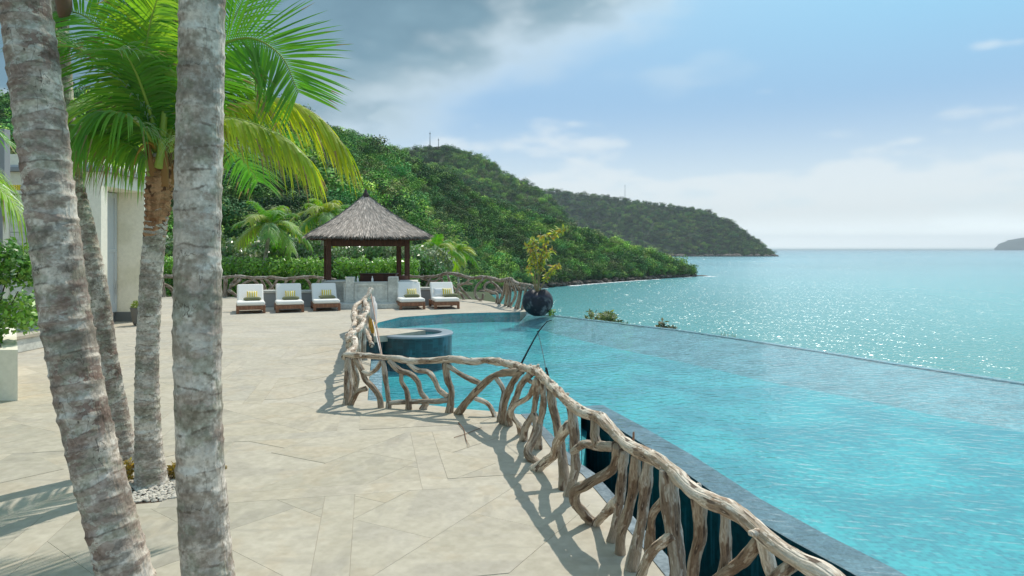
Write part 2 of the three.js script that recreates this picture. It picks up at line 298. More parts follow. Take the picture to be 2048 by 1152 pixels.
// ---------------------------------------------------------------- sea and land
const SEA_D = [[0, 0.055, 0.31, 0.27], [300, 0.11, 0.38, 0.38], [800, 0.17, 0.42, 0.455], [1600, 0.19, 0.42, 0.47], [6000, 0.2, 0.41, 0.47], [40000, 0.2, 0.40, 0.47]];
{
  const rows = [], xs = [], FAR = 16000; for (let i = 0; i <= 60; i++) rows.push(-400 + 26 * (pow(1.064, i) - 1) / 0.064); for (let i = -40; i <= 40; i++) xs.push(Math.sign(i) * (pow(1.16, abs(i)) - 1) * 36);
  const pos = [], col = [], uv = [], idx = []; rows[60] = FAR;
  rows.forEach((d, i) => xs.forEach((x, j) => {
    pos.push(x, SEA, -d); uv.push(x, d);
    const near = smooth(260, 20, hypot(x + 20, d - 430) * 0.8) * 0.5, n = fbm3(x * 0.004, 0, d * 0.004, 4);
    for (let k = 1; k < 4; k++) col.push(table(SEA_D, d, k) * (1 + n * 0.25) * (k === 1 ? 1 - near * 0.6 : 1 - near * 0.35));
    if (i && j) { const a = i * xs.length + j, b = a - xs.length; idx.push(b - 1, b, a - 1, b, a, a - 1); }
  }));
  const g = new THREE.BufferGeometry(); g.setAttribute('position', new THREE.Float32BufferAttribute(pos, 3)); g.setAttribute('color', new THREE.Float32BufferAttribute(col, 3)); g.setAttribute('uv', new THREE.Float32BufferAttribute(uv, 2)); g.setIndex(idx); g.computeVertexNormals();
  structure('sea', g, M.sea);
}
// the slope under the terrace
{
  const nx = 120, nd = 120, pos = [], idx = [];
  for (let i = 0; i <= nd; i++) for (let j = 0; j <= nx; j++) {
    const d = -50 + 190 * i / nd, x = -150 + 220 * j / nx;
    const out = max(0, hypot(max(0, x - 6), max(0, d - 20)) - 6.5);
    let y = -3.2 - out * 0.8;
    if (d > 34.5) y = max(y, -0.35 - max(0, d - 44) * 0.25 - max(0, x + 1.5) * 0.9);
    if (x < -17) y = max(y, -0.35 - max(0, d - 44) * 0.25);
    pos.push(x, max(y, -32) + noise3(x * 0.2, 0, d * 0.2) * 0.12, -d);
    if (i && j) { const a = i * (nx + 1) + j, b = a - nx - 1; idx.push(b - 1, b, a - 1, b, a, a - 1); }
  }
  const g = new THREE.BufferGeometry(); g.setAttribute('position', new THREE.Float32BufferAttribute(pos, 3)); g.setIndex(idx); g.computeVertexNormals();
  structure('hillside', g, M.ground);
}
// wooded hills: per column a foot [depth, y] and a ridge [depth, row of the photograph]
function hill(name, rows, u0, u1, nU, nV, bump, seed) {          // rows: [px, footDepth, footY, ridgeDepth, ridgeRow]
  const at = (u, v) => {
    const px = lerp(u0, u1, u), Df = table(rows, px, 1), yf = table(rows, px, 2), Dr = table(rows, px, 3), yr = EYE - (table(rows, px, 4) - HORIZON) / F * Dr;
    const D = v <= 1 ? lerp(Df, Dr, v) : Dr + (v - 1) * 0.8 * max(Dr - Df, 60), up = v <= 1 ? pow(v, 0.92) : 1 - pow(v - 1, 1.5) * 1.1;
    const p = V((px - 1024) / F * D, lerp(yf, yr, up), -D), k = v <= 1 ? smooth(0, 0.12, v) * smooth(1.02, 0.8, v) : 0;
    p.y += k * bump * (fbm3(p.x * 0.012 + seed, 0, p.z * 0.012, 4) + 0.4 * fbm3(p.x * 0.045, 1, p.z * 0.045 + seed, 3));
    return p;
  };
  const pos = [], idx = [], vMax = 1.6;
  for (let i = 0; i <= nU; i++) for (let j = 0; j <= nV; j++) { const p = at(i / nU, j / nV * vMax); pos.push(p.x, p.y, p.z); if (i && j) { const a = i * (nV + 1) + j, b = a - nV - 1; idx.push(b - 1, a - 1, b, b, a - 1, a); } }
  const g = new THREE.BufferGeometry(); g.setAttribute('position', new THREE.Float32BufferAttribute(pos, 3)); g.setIndex(idx); g.computeVertexNormals();
  structure(name, g, M.forestFloor); return at;
}
const GREENS = [[0.105, 0.245, 0.034], [0.17, 0.33, 0.042], [0.055, 0.15, 0.034], [0.23, 0.36, 0.06], [0.075, 0.235, 0.055], [0.17, 0.21, 0.07], [0.045, 0.12, 0.035]];
function treeShape(seed, n, size) {                              // a crown about 1 high and 1 wide
  const r = rng(seed), lobes = [[0, 0.62, 0, 0.30, 0.28, 0.30]];
  for (let i = 0, k = 6 + floor(r() * 4); i < k; i++) { const a = r() * 2 * PI, q = 0.18 + r() * 0.22, s = 0.13 + r() * 0.12; lobes.push([cos(a) * q * 1.15, 0.38 + r() * 0.48, sin(a) * q, s, s * 0.85, s]); }
  const tones = lobes.map(() => { const k = 0.75 + r() * 0.5; return [k, k, k * (0.8 + r() * 0.3)]; });
  const crown = foliage(lobes, n, size, tones, seed + 1, { shell: 0.72, slim: 0.8 });
  const trunk = flat(cyl(V(0, 0, 0), V(0.03, 0.6, 0.02), 0.028, 0.018, 5)), c = []; for (let i = 0; i < trunk.attributes.position.count; i++) c.push(1.6, 1.1, 2.2);
  trunk.setAttribute('color', new THREE.Float32BufferAttribute(c, 3)); return mergeGeometries([crown, trunk]);
}
const farTrees = [treeShape(101, 620, 0.06), treeShape(102, 620, 0.06), treeShape(103, 560, 0.062)], nearTrees = [treeShape(111, 1500, 0.042), treeShape(112, 1500, 0.042)];
function wood(name, label, at, count, height, shapes, seed, vRange = [0.01, 1.1], keep = () => true, tint = 1) {
  const r = rng(seed), sets = shapes.map(() => []); let guard = 0, made = 0; const eps = 0.002;
  while (made < count && guard++ < count * 6) {
    const u = r(), v = vRange[0] + r() * (vRange[1] - vRange[0]), p = at(u, v); if (!keep(p, u, v, r)) continue;
    const s = height * (0.55 + r() * r() * 0.95) * (r() < 0.05 ? 1.3 : 1); sets[floor(r() * shapes.length)].push([p, s, r() * 2 * PI, 0.85 + r() * 0.35, GREENS[floor(r() * GREENS.length)], 0.6 + r() * 0.75, noise3(p.x * 0.02, 3, p.z * 0.02)]); made++;
  }
  const root = new THREE.Group(); root.name = numbered(name); scene.add(root); info(root, label, 'woodland', null, 'stuff');
  const q = new THREE.Quaternion(), m = new THREE.Matrix4();
  sets.forEach((set, k) => {
    const im = new THREE.InstancedMesh(shapes[k], M.tree, set.length); im.name = 'tree_crowns'; im.castShadow = im.receiveShadow = true; im.userData.kind = 'stuff';
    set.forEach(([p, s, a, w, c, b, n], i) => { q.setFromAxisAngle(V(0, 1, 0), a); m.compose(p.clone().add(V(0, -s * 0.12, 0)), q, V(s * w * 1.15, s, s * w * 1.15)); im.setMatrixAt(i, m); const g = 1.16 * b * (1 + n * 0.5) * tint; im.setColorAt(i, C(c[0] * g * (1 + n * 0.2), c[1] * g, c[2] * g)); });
    root.add(im);
  });
}
const rowsA = [[-700, 60, -8, 330, 262], [-300, 70, -8, 360, 232], [200, 80, -9, 390, 205], [450, 90, -11, 420, 212], [570, 95, -12, 440, 218], [640, 100, -12, 455, 268], [690, 110, -13, 470, 281], [730, 120, -15, 480, 297], [790, 150, -19, 495, 316], [850, 210, -24, 510, 346], [900, 300, -25, 525, 371], [960, 400, -25, 545, 409], [1000, 430, -25, 556, 423], [1060, 470, -25, 575, 441], [1130, 515, -25, 600, 463], [1200, 560, -25, 625, 484], [1280, 610, -25, 655, 511], [1340, 655, -25, 676, 531], [1368, 676, -25, 684, 545], [1384, 688, -25.4, 690, 553]];
const rowsB = [[500, 900, -10, 1350, 330], [700, 950, -10, 1420, 310], [800, 980, -10, 1450, 304], [850, 1000, -10, 1470, 301], [890, 1000, -10, 1480, 300], [940, 1000, -15, 1500, 314], [980, 1000, -20, 1500, 329], [1010, 1000, -25, 1500, 352], [1070, 1000, -25, 1480, 379], [1110, 1000, -25, 1440, 414], [1140, 1000, -25, 1380, 454], [1175, 1000, -25, 1250, 502]];
const rowsC = [[900, 2300, -25, 2950, 366], [1000, 2400, -25, 2950, 370], [1060, 2450, -25, 2950, 378], [1110, 2480, -25, 2950, 384], [1150, 2500, -25, 2940, 387], [1250, 2510, -25, 2920, 402], [1350, 2520, -25, 2880, 415], [1420, 2520, -25, 2820, 426], [1460, 2520, -25, 2760, 445], [1490, 2520, -25, 2700, 467], [1520, 2530, -25, 2640, 489], [1536, 2540, -25, 2600, 504], [1545, 2550, -25.5, 2560, 512]];
const hillA = hill('near_hill', rowsA, -700, 1384, 150, 50, 7, 3), hillB = hill('middle_hill', rowsB, 500, 1175, 80, 40, 16, 9), hillC = hill('far_headland', rowsC, 900, 1545, 90, 40, 16, 14);
wood('near_hill_forest', 'dense green forest covering the nearest hillside behind the pavilion', hillA, 6200, 9.5, farTrees, 21, [0.03, 1.12], (p, u, v, r) => -p.z > 190 && p.x > -330 && r() < 0.35 + 0.65 * clamp(-p.z / 500));
wood('lower_slope_forest', 'leafy trees on the lower slope just below the garden railing', hillA, 800, 8, nearTrees, 22, [0.0, 0.4], (p) => -p.z <= 200 && -p.z > 85 && p.x > -120);
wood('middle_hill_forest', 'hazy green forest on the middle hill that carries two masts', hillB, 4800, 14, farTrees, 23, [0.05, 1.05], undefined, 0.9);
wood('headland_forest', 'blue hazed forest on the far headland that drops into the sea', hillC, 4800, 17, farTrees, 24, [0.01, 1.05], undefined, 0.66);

// rocks of the shore
function rockShape(seed) { const g = new THREE.IcosahedronGeometry(1, 3), p = g.attributes.position, c = []; for (let i = 0; i < p.count; i++) { const x = p.getX(i), y = p.getY(i), z = p.getZ(i), k = 1 + 0.35 * fbm3(x * 1.3 + seed, y * 1.3, z * 1.3, 4) * 1.6; p.setXYZ(i, x * k, y * k * 0.7, z * k); const t = 0.8 + 0.5 * noise3(x * 4 + seed, y * 4, z * 4); c.push(t, t, t); } g.setAttribute('color', new THREE.Float32BufferAttribute(c, 3)); g.computeVertexNormals(); return g; }
{
  const r = rng(31), im = new THREE.InstancedMesh(rockShape(5), M.rock, 520), q = new THREE.Quaternion(), m = new THREE.Matrix4(); im.name = numbered('shore_rocks'); im.castShadow = im.receiveShadow = true;
  for (let i = 0; i < 520; i++) {
    const far = i > 420, at = far ? hillC : hillA, u = far ? 0.55 + r() * 0.45 : (900 + r() * 484 + 700) / 2084, p = at(u, r() * 0.03), s = (far ? 5 : 1.1) * (0.5 + r() * r() * 2);
    p.y = SEA + s * 0.1 + r() * (far ? 2 : 2.0); p.z += (r() - 0.3) * (far ? 10 : 6); q.setFromAxisAngle(V(0, 1, 0), r() * 6.28); m.compose(p, q, V(s * (1 + r()), s, s * (1 + r()))); im.setMatrixAt(i, m);
    const t = 0.6 + r() * 0.7; im.setColorAt(i, C(0.17 * t, 0.135 * t, 0.105 * t));
  }
  scene.add(im); info(im, 'brown rocks along the waterline under the wooded shore', 'rocks', null, 'stuff');
  const rockMat = std({ vertexColors: true, color: C(0.10, 0.085, 0.07), roughness: 0.9 });
  for (const [px, py, D, s, seed, label] of [[1381, 551, 690, [7, 5, 6], 8, 'dark rock standing in the sea at the tip of the nearest wooded point'], [1404, 553.5, 700, [8, 1.6, 5], 9, 'low flat rock awash in surf beyond the tip of the nearest point'], [1549, 512, 2560, [15, 10, 14], 10, 'small dark islet off the end of the far headland'], [1542, 511, 2550, [10, 14, 12], 12, 'dark rock at the foot of the far headland beside the islet']]) {
    const t = thing('shore_rock', label, 'rock', P(px, py, D)); t.position.y = SEA - 0.2; const b = mesh('boulder', rockShape(seed), rockMat, t); b.scale.set(...s);
  }
  const foam = new Leaves(); for (let i = 0; i < 420; i++) { const u = (1080 + r() * 316 + 700) / 2084, p = hillA(min(u, 0.9999), 0); if (i > 330) p.copy(P(1372 + r() * 48, 553, 686 + r() * 16)); p.z += 3 + r() * 4; p.y = SEA + 0.06 + r() * 0.1; const w = 1 + r() * 3; if (noise3(p.x * 0.06, 0, p.z * 0.06) > -0.1) foam.leaf(p, V(1, 0, 0.2 * (r() - 0.5)).normalize(), V(0, 0, 1), w * 2, 0.5 + r() * 0.9, [0.8, 0.82, 0.82]); }
  info(mesh('surf_foam', foam.build(), M.tree), 'thin white line of surf along the rocks', 'surf', null, 'stuff');
  const isl = new THREE.SphereGeometry(1, 40, 20), ip = isl.attributes.position; for (let i = 0; i < ip.count; i++) { const k = 1 + 0.25 * fbm3(ip.getX(i) * 2, ip.getY(i) * 2, ip.getZ(i) * 2 + 4, 4); ip.setXYZ(i, ip.getX(i) * k, ip.getY(i) * k, ip.getZ(i) * k); } isl.computeVertexNormals();
  const im2 = structure('distant_island', isl, M.forestFloor); im2.position.copy(P(2085, 497, 15500)); im2.position.y = SEA - 20; im2.scale.set(930, 330, 700);
}
// masts on the ridges
function mast(px, top, bottom, D, w, label) {
  const a = P(px, bottom, D), b = P(px, top, D), t = thing('radio_mast', label, 'mast', a, 0, undefined), h = b.y - a.y + 8, g = [], mat = std({ color: C(0.3, 0.3, 0.32), roughness: 0.6 });
  for (const [x, z] of [[-w, -w * 0.6], [w, -w * 0.6], [0, w]]) g.push(cyl(V(x, -8, z), V(x * 0.3, h - 8, z * 0.3), 0.32, 0.22, 5));
  mesh('leg_frame', join(g), mat, t);
  const br = []; for (let i = 0; i < 10; i++) { const y = -6 + (h - 4) * i / 10, k = 1 - 0.7 * i / 10, k2 = 1 - 0.7 * (i + 1) / 10, y2 = -6 + (h - 4) * (i + 1) / 10; br.push(cyl(V(-w * k, y, -w * 0.6 * k), V(w * k2, y2, -w * 0.6 * k2), 0.12, 0.12, 4), cyl(V(w * k, y, -w * 0.6 * k), V(0, y2, w * k2), 0.12, 0.12, 4)); }
  mesh('bracing', join(br), mat, t);
  mesh('antenna', join([box(-1.6, 1.6, h - 12, h - 10.4, -0.7, 0.7, 0.1), cyl(V(0, h - 9, 0), V(0, h - 4, 0), 0.15, 0.08, 5)]), mat, t);
}
mast(860, 264, 291, 1474, 0.9, 'taller lattice radio mast on the summit of the middle hill');
mast(877, 277, 292, 1478, 0.7, 'shorter radio mast just right of the taller one on the middle hill');
mast(1250, 370, 397, 2920, 1.3, 'lone thin mast on the ridge of the far headland');

// ---------------------------------------------------------------- terrace and pool
const EDGE = [[1.9, 1.4], [1.6, 2.6], [1.3, 3.8], [1.08, 4.87], [0.857, 6.28], [0.72, 7.06], [0.6, 7.4], [0.44, 8.06], [0.375, 8.51], [0.125, 9.64], [-0.35, 9.86], [-0.63, 9.95], [-1.2, 10.2], [-2.2, 10.54], [-3.53, 17.5], [-4.05, 20.3], [-4.2, 21.7], [-3.79, 23.4], [-2.2, 24.7], [-0.9, 25.1], [0.29, 25.3]];
const BACK = [[0.62, 25.6], [0.45, 26.5], [-0.1, 27.9], [-0.62, 29.7], [-1.3, 31.0], [-1.9, 31.6], [-5, 33.4], [-17, 33.4]];
const DECK = [[-17, -4], [2.8, -4], ...EDGE, ...BACK];
const terrace = structure('terrace', slab(DECK, -0.004, -0.5, 0.25), M.stone[0]);
mesh('edge_kerb', (() => { const a = EDGE.slice(0, 10), b = a.map(([x, d], i) => { const [x0, d0] = a[max(0, i - 1)], [x1, d1] = a[min(9, i + 1)], l = hypot(x1 - x0, d1 - d0); return [x + (d1 - d0) / l * -0.0 + (d1 - d0) / l * 0.13, d - (x1 - x0) / l * 0.13]; }); return slab([...a, ...b.reverse()], 0.004, -0.5, 0.5); })(), M.greyTile, terrace);
// paving: square fields framed by narrow bands, filled with slabs laid aslant, every slab its own piece
{
  const th = 11.5 * PI / 180, toG = (x, d) => [x * cos(th) + d * sin(th), -x * sin(th) + d * cos(th)], toW = ([a, b]) => [a * cos(th) - b * sin(th), a * sin(th) + b * cos(th)];
  const inside = ([x, d]) => { let c = false; for (let i = 0, j = DECK.length - 1; i < DECK.length; j = i++) { const [xi, yi] = DECK[i], [xj, yj] = DECK[j]; if ((yi > d) !== (yj > d) && x < (xj - xi) * (d - yi) / (yj - yi) + xi) c = !c; } return c; };
  const cut = (poly, nx, ny, k) => { const out = []; poly.forEach((p, i) => { const q = poly[(i + 1) % poly.length], a = p[0] * nx + p[1] * ny - k, b = q[0] * nx + q[1] * ny - k; if (a <= 0) out.push(p); if (a * b < 0) { const t = a / (a - b); out.push([lerp(p[0], q[0], t), lerp(p[1], q[1], t)]); } }); return out; };
  const area = (p) => abs(p.reduce((s, [x, y], i) => { const [a, b] = p[(i + 1) % p.length]; return s + x * b - y * a; }, 0)) / 2;
  const r = rng(61), pieces = [], gap = 0.0016, PU = 2.35, PV = 2.1, band = 0.27;
  const put = (poly) => { if (area(poly) < 0.003) return; const c = poly.reduce((s, p) => [s[0] + p[0] / poly.length, s[1] + p[1] / poly.length], [0, 0]); pieces.push([poly, toW(c)]); };
  for (let i = -7; i < 4; i++) for (let j = -1; j < 9; j++) {
    const u0 = i * PU - 0.42 + (j % 2) * 0.9, v0 = j * PV + 0.35, u1 = u0 + PU, v1 = v0 + PV, s = (i + j) & 1 ? 1 : -1;
    put([[u0 + gap, v0 + gap], [u0 + band - gap, v0 + gap], [u0 + band - gap, v1 - gap], [u0 + gap, v1 - gap]]);
    put([[u0 + band + gap, v0 + gap], [u1 - gap, v0 + gap], [u1 - gap, v0 + band - gap], [u0 + band + gap, v0 + band - gap]]);
    const field = [[u0 + band + gap, v0 + band + gap], [u1 - gap, v0 + band + gap], [u1 - gap, v1 - gap], [u0 + band + gap, v1 - gap]], nx = cos(0.70 * s), ny = sin(0.70 * s), step = 0.82;
    const base = u0 * nx + v0 * ny + r() * 0.4;
    for (let k = -4; k < 6; k++) {
      let p = cut(field, nx, ny, base + (k + 1) * step - gap); p = p.length > 2 ? cut(p, -nx, -ny, -(base + k * step + gap)) : p;
      if (p.length < 3) continue;
      const mid = p.reduce((a, q) => a + (-q[0] * ny + q[1] * nx) / p.length, 0) + (r() - 0.5) * 0.6;
      for (const e of [1, -1]) { const q = cut(p, -ny * e, nx * e, mid * e - gap); if (q.length > 2) put(q); }
    }
  }
  const ok = pieces.filter(([p, [x, d]]) => d > 3 && d < 17 && x > -9.5 && x / d > -0.86 && p.every((q) => { const [a, b] = toW(q); return inside([a + 0.16, b]) && inside([a, b + 0.12]) && inside([a, b]) && hypot(a + 3.5, b - 6.75) > 0.62 && hypot(a + 1.97, b - 4.4) > 0.3; })).sort((a, b) => a[1][1] - b[1][1]).slice(0, 300);
  for (const [p] of ok) mesh('paving_slab', shiftUV(slab(p.map(toW), (r() - 0.5) * 0.0008, -0.02, 0.25), r() * 9, r() * 9, r() < 0.5), M.stone[[0, 1, 2, 3, 4, 0, 2, 4][floor(r() * 8)]], terrace);
}
const WEIR = [[1.02, 10.27], [1.37, 9.04], [1.70, 7.76], [1.98, 6.38], [2.23, 5.56], [2.44, 5.0], [2.74, 4], [3.1, 2.5], [3.4, 1.2], [3.9, -3]];
const SPILL = [[11.6, -3], [11.5, 2], [11.3, 5], [10.8, 7.5], [9.9, 10], [8.96, 12.1], [7.8, 14.3], [7.08, 15.9], [5.96, 18.1], [4.87, 20], [3.77, 21.4], [1.92, 23.9], [1.2, 24.85], [0.62, 25.6]];
const WATER_Y = -0.02;
const rimOf = (line, w, y1, y0) => { const b = line.map(([x, d], i) => { const [x0, d0] = line[max(0, i - 1)], [x1, d1] = line[min(line.length - 1, i + 1)], l = hypot(x1 - x0, d1 - d0); return [x - (d1 - d0) / l * w, d + (x1 - x0) / l * w]; }); return slab([...line, ...b.reverse()], y1, y0, 0.6); };
const pool = structure('swimming_pool', slab([[4.0, -3], ...SPILL.map(([x, d]) => [x - 0.1, d - 0.1]), ...EDGE.slice(6).reverse(), [0.68, 7.08], ...WEIR.slice(0, -1).map(([x, d]) => [x + 0.1, d])], -0.34, -1.6, 0.35), M.poolTile);
mesh('pool_wall', ribbon([[0.72, 7.08], ...EDGE.slice(7, 14).map(([x, d]) => [x + 0.004, d + 0.01]), ...EDGE.slice(14, 17).map(([x, d]) => [x + 0.01, d]), ...EDGE.slice(17).map(([x, d]) => [x + 0.006, d - 0.01])], -1.4, -0.012, 0.35), M.poolTile, pool);
mesh('weir_wall', rimOf(WEIR, 0.35, -0.034, -1.7), std({ map: greyTile, color: C(0.62, 0.72, 0.78), roughness: 0.35 }), pool);
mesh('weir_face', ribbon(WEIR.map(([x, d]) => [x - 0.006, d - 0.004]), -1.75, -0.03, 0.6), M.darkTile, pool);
mesh('side_wall', slab([[0.62, 7.08], [0.94, 10.27], [1.018, 10.27], [0.712, 7.08]], -0.036, -1.7, 0.6), M.poolTile, pool);
mesh('side_face', ribbon([[0.718, 7.06], [1.023, 10.25]], -1.7, -0.03, 0.6), M.darkTile, pool);
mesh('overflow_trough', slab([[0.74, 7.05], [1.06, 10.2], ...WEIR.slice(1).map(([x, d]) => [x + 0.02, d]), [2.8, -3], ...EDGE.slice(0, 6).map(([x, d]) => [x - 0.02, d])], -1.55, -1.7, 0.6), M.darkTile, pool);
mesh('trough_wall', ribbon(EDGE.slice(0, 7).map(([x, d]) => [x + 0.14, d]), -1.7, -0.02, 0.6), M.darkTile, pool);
mesh('spill_edge', rimOf(SPILL, 0.14, -0.032, -3.5), std({ map: greyTile, color: C(0.8, 1.45, 1.45), roughness: 0.35 }), pool);
const SHELF_IN = [[9.3, -3], [9.0, 4], [8.2, 8], [7.36, 9.95], [6.82, 10.7], [6.08, 12.1], [5.05, 13.7], [4.4, 15.2], [3.48, 16.9], [2.6, 18.6], [1.7, 20.6], [0.9, 22.6], [0.2, 24.2]];
{ // the shelf slopes up to the spill edge like a beach
  const pos = [], uv = [], idx = []; [[SPILL, -0.045], [SHELF_IN, -0.345]].forEach(([line, y]) => { const c = new THREE.CatmullRomCurve3(line.map(([x, d]) => V(x, y, -d))); for (let i = 0; i <= 48; i++) { const q = c.getPoint(i / 48); pos.push(q.x, y, q.z); uv.push(q.x * 0.5, q.z * 0.5); } });
  for (let i = 1; i <= 48; i++) idx.push(i - 1, i, 48 + i, i, 49 + i, 48 + i);
  const g = new THREE.BufferGeometry(); g.setAttribute('position', new THREE.Float32BufferAttribute(pos, 3)); g.setAttribute('uv', new THREE.Float32BufferAttribute(uv, 2)); g.setIndex(idx); g.computeVertexNormals(); if (g.attributes.normal.getY(3) < 0) { g.setIndex(idx.reverse()); g.computeVertexNormals(); }
  mesh('shelf', g, std({ map: greyTile, color: C(0.74, 1.42, 1.44), roughness: 0.35 }), pool);
}
mesh('side_ledge', slab([[-2.2, 10.54], [-3.53, 17.5], [-4.05, 20.3], [-3.8, 20.3], [-3.28, 17.5], [-1.98, 10.54]], -0.06, -1.4, 0.5), std({ map: greyTile, color: C(1.5, 1.5, 1.6) }), pool);
const water = structure('pool_water', sheet([[3.9, -3], ...SPILL, ...EDGE.slice(6).reverse(), [0.715, 7.08], ...WEIR.slice(0, -1)], WATER_Y), M.water);

// round plunge tub with its stone platform
{
  const c = [-2.2, 15.65], t = thing('spa_tub', 'round dark tiled spa tub with pale grey rim standing in the swimming pool', 'hot tub', V(c[0], 0, -c[1]));
  const R = 0.84, r0 = 0.62, prof = (list) => new THREE.LatheGeometry(list.map(([x, y]) => new THREE.Vector2(x, y)), 64);
  mesh('tub_wall', prof([[R, -1.35], [R, 0.38]]), M.darkTile, t);
  mesh('rim', prof([[R + 0.02, 0.37], [R + 0.03, 0.40], [R + 0.01, 0.425], [r0, 0.425], [r0 - 0.012, 0.41], [r0 - 0.012, 0.36]]), std({ color: C(0.24, 0.29, 0.32), roughness: 0.4 }), t);
  mesh('inner_wall', prof([[r0, 0.38], [r0, -0.5], [0, -0.5]]), M.poolTile, t);
  const w = new THREE.CircleGeometry(r0 - 0.003, 48); w.rotateX(-PI / 2); w.translate(0, 0.36, 0); mesh('water', metreUV(w), M.water, t);
  const pts = [[745, 655.5], [800, 657], [851, 660.5], [830, 663.5], [800, 667.5], [775, 670.5], [748, 672.5]].map(([a, b]) => { const p = G(a, b, 0.435); return [p.x - c[0], -p.z - c[1]]; });
  mesh('stone_platform', slab(pts, 0.435, 0.30, 0.25), M.stone[2], t);
  mesh('platform_base', slab([[-1.3, -0.75], [-0.6, -0.62], [-0.55, 0.7], [-1.25, 0.7]], 0.30, -1.35, 0.5), M.darkTile, t);
}

// ---------------------------------------------------------------- driftwood railings
function railing(name, label, base, rail, branches, { r = 0.042, seed = 1, mats = [M.drift], railMat = M.driftPale, step = 0.03, rs = 12 } = {}) {
  const origin = V(base[0][0], 0, -base[0][1]), t = thing(name, label, 'railing', origin), put = (g) => g.translate(-origin.x, 0, -origin.z);
  const depthAt = (px) => {                                      // where the line of sight of that column crosses the railing
    const k = (px - 1024) / F; let best = null;
    for (let i = 1; i < base.length; i++) { const [x0, d0] = base[i - 1], [x1, d1] = base[i], f0 = x0 - k * d0, f1 = x1 - k * d1; if (f0 * f1 <= 0 && f0 !== f1) { best = lerp(d0, d1, f0 / (f0 - f1)); break; } }
    return best ?? (abs(base[0][0] / base[0][1] - k) < abs(base.at(-1)[0] / base.at(-1)[1] - k) ? base[0][1] : base.at(-1)[1]);
  };
  const rp = rail.map(([px, py]) => P(px, py, depthAt(px)));
  mesh('top_rail', put(sweep(rp, (q, l) => r * (1 + 0.16 * noise3(l * 3.1, seed, 0) + 0.12 * noise3(l * 9, seed, 5)), { step, rs, amp: 0.13, freq: 9, us: 3, vs: 1, seed })), railMat, t);
  branches.forEach((b, i) => {
    const pts = b.slice(1), last = pts.at(-1), d0 = depthAt(pts[0][0]), d1 = last[2] === 'g' ? EYE * F / (last[1] - HORIZON) : depthAt(last[0]);
    let L = [0]; pts.forEach((p, k) => { if (k) L.push(L[k - 1] + hypot(p[0] - pts[k - 1][0], p[1] - pts[k - 1][1])); });
    const q = pts.map((p, k) => { const D = lerp(d0, d1, L[k] / L.at(-1)), w = P(p[0], p[1], p[2] === 'm' ? EYE * F / (p[1] - HORIZON) : D); if (p[2] === 'g') w.y = -0.03; return w; });
    const rr = 1.06 * b[0] * (d0 + d1) / 2 / F;
    mesh('branch', put(sweep(q, (k, l) => rr * (1.0 + (last[2] === 'g' ? 0.22 * smooth(0.75, 1, k) : 0) + 0.14 * noise3(l * 5, i * 3.3, seed)), { step, rs, amp: 0.15, freq: 10, us: 3, vs: 1, seed: seed + i })), mats[i % mats.length], t);
  });
  const R2 = rng(seed * 7 + 1), cv = new THREE.CatmullRomCurve3(rp, false, 'centripetal'), len = cv.getLength();
  for (let l = 0.3; l < len; l += 0.35 + R2() * 0.7) { const q = cv.getPointAt(l / len), T = cv.getTangentAt(l / len), d = randomDir(R2); d.sub(T.clone().multiplyScalar(d.dot(T) * 0.7)); d.y = abs(d.y) * 0.8; d.normalize(); mesh('stub', put(sweep([q.clone(), q.clone().addScaledVector(d, r * 0.9), q.clone().addScaledVector(d, r * (1.15 + R2() * 0.9)).addScaledVector(T, r * 0.3)], (k) => r * (0.62 - 0.34 * k), { step: r * 0.3, rs: 9, amp: 0.25, freq: 18, us: 3, seed: seed + l })), railMat, t); }
  return t;
}
const NEAR = [[-2.46, 10.24], [-1.78, 10.01], [-1.3, 9.98], [-0.89, 9.76], [-0.22, 9.5], [-0.04, 9.09], [0.13, 8.51], [0.29, 7.63], [0.505, 6.47], [0.677, 5.82], [0.789, 5.49], [0.857, 5.0], [1.08, 4.05], [1.39, 3.04], [1.62, 2.3], [1.85, 1.5]];
const nearRail = [[688, 709], [740, 712], [795, 718], [823, 722], [860, 721], [910, 719], [944, 723], [975, 721], [1029, 731], [1051, 737], [1074, 743], [1085, 754], [1107, 775], [1140, 807], [1167, 825], [1199, 836], [1237, 873], [1256, 890], [1281, 904], [1312, 919], [1342, 940], [1393, 987], [1428, 1005], [1474, 1026], [1517, 1061], [1550, 1089], [1605, 1125], [1656, 1152], [1800, 1270]];
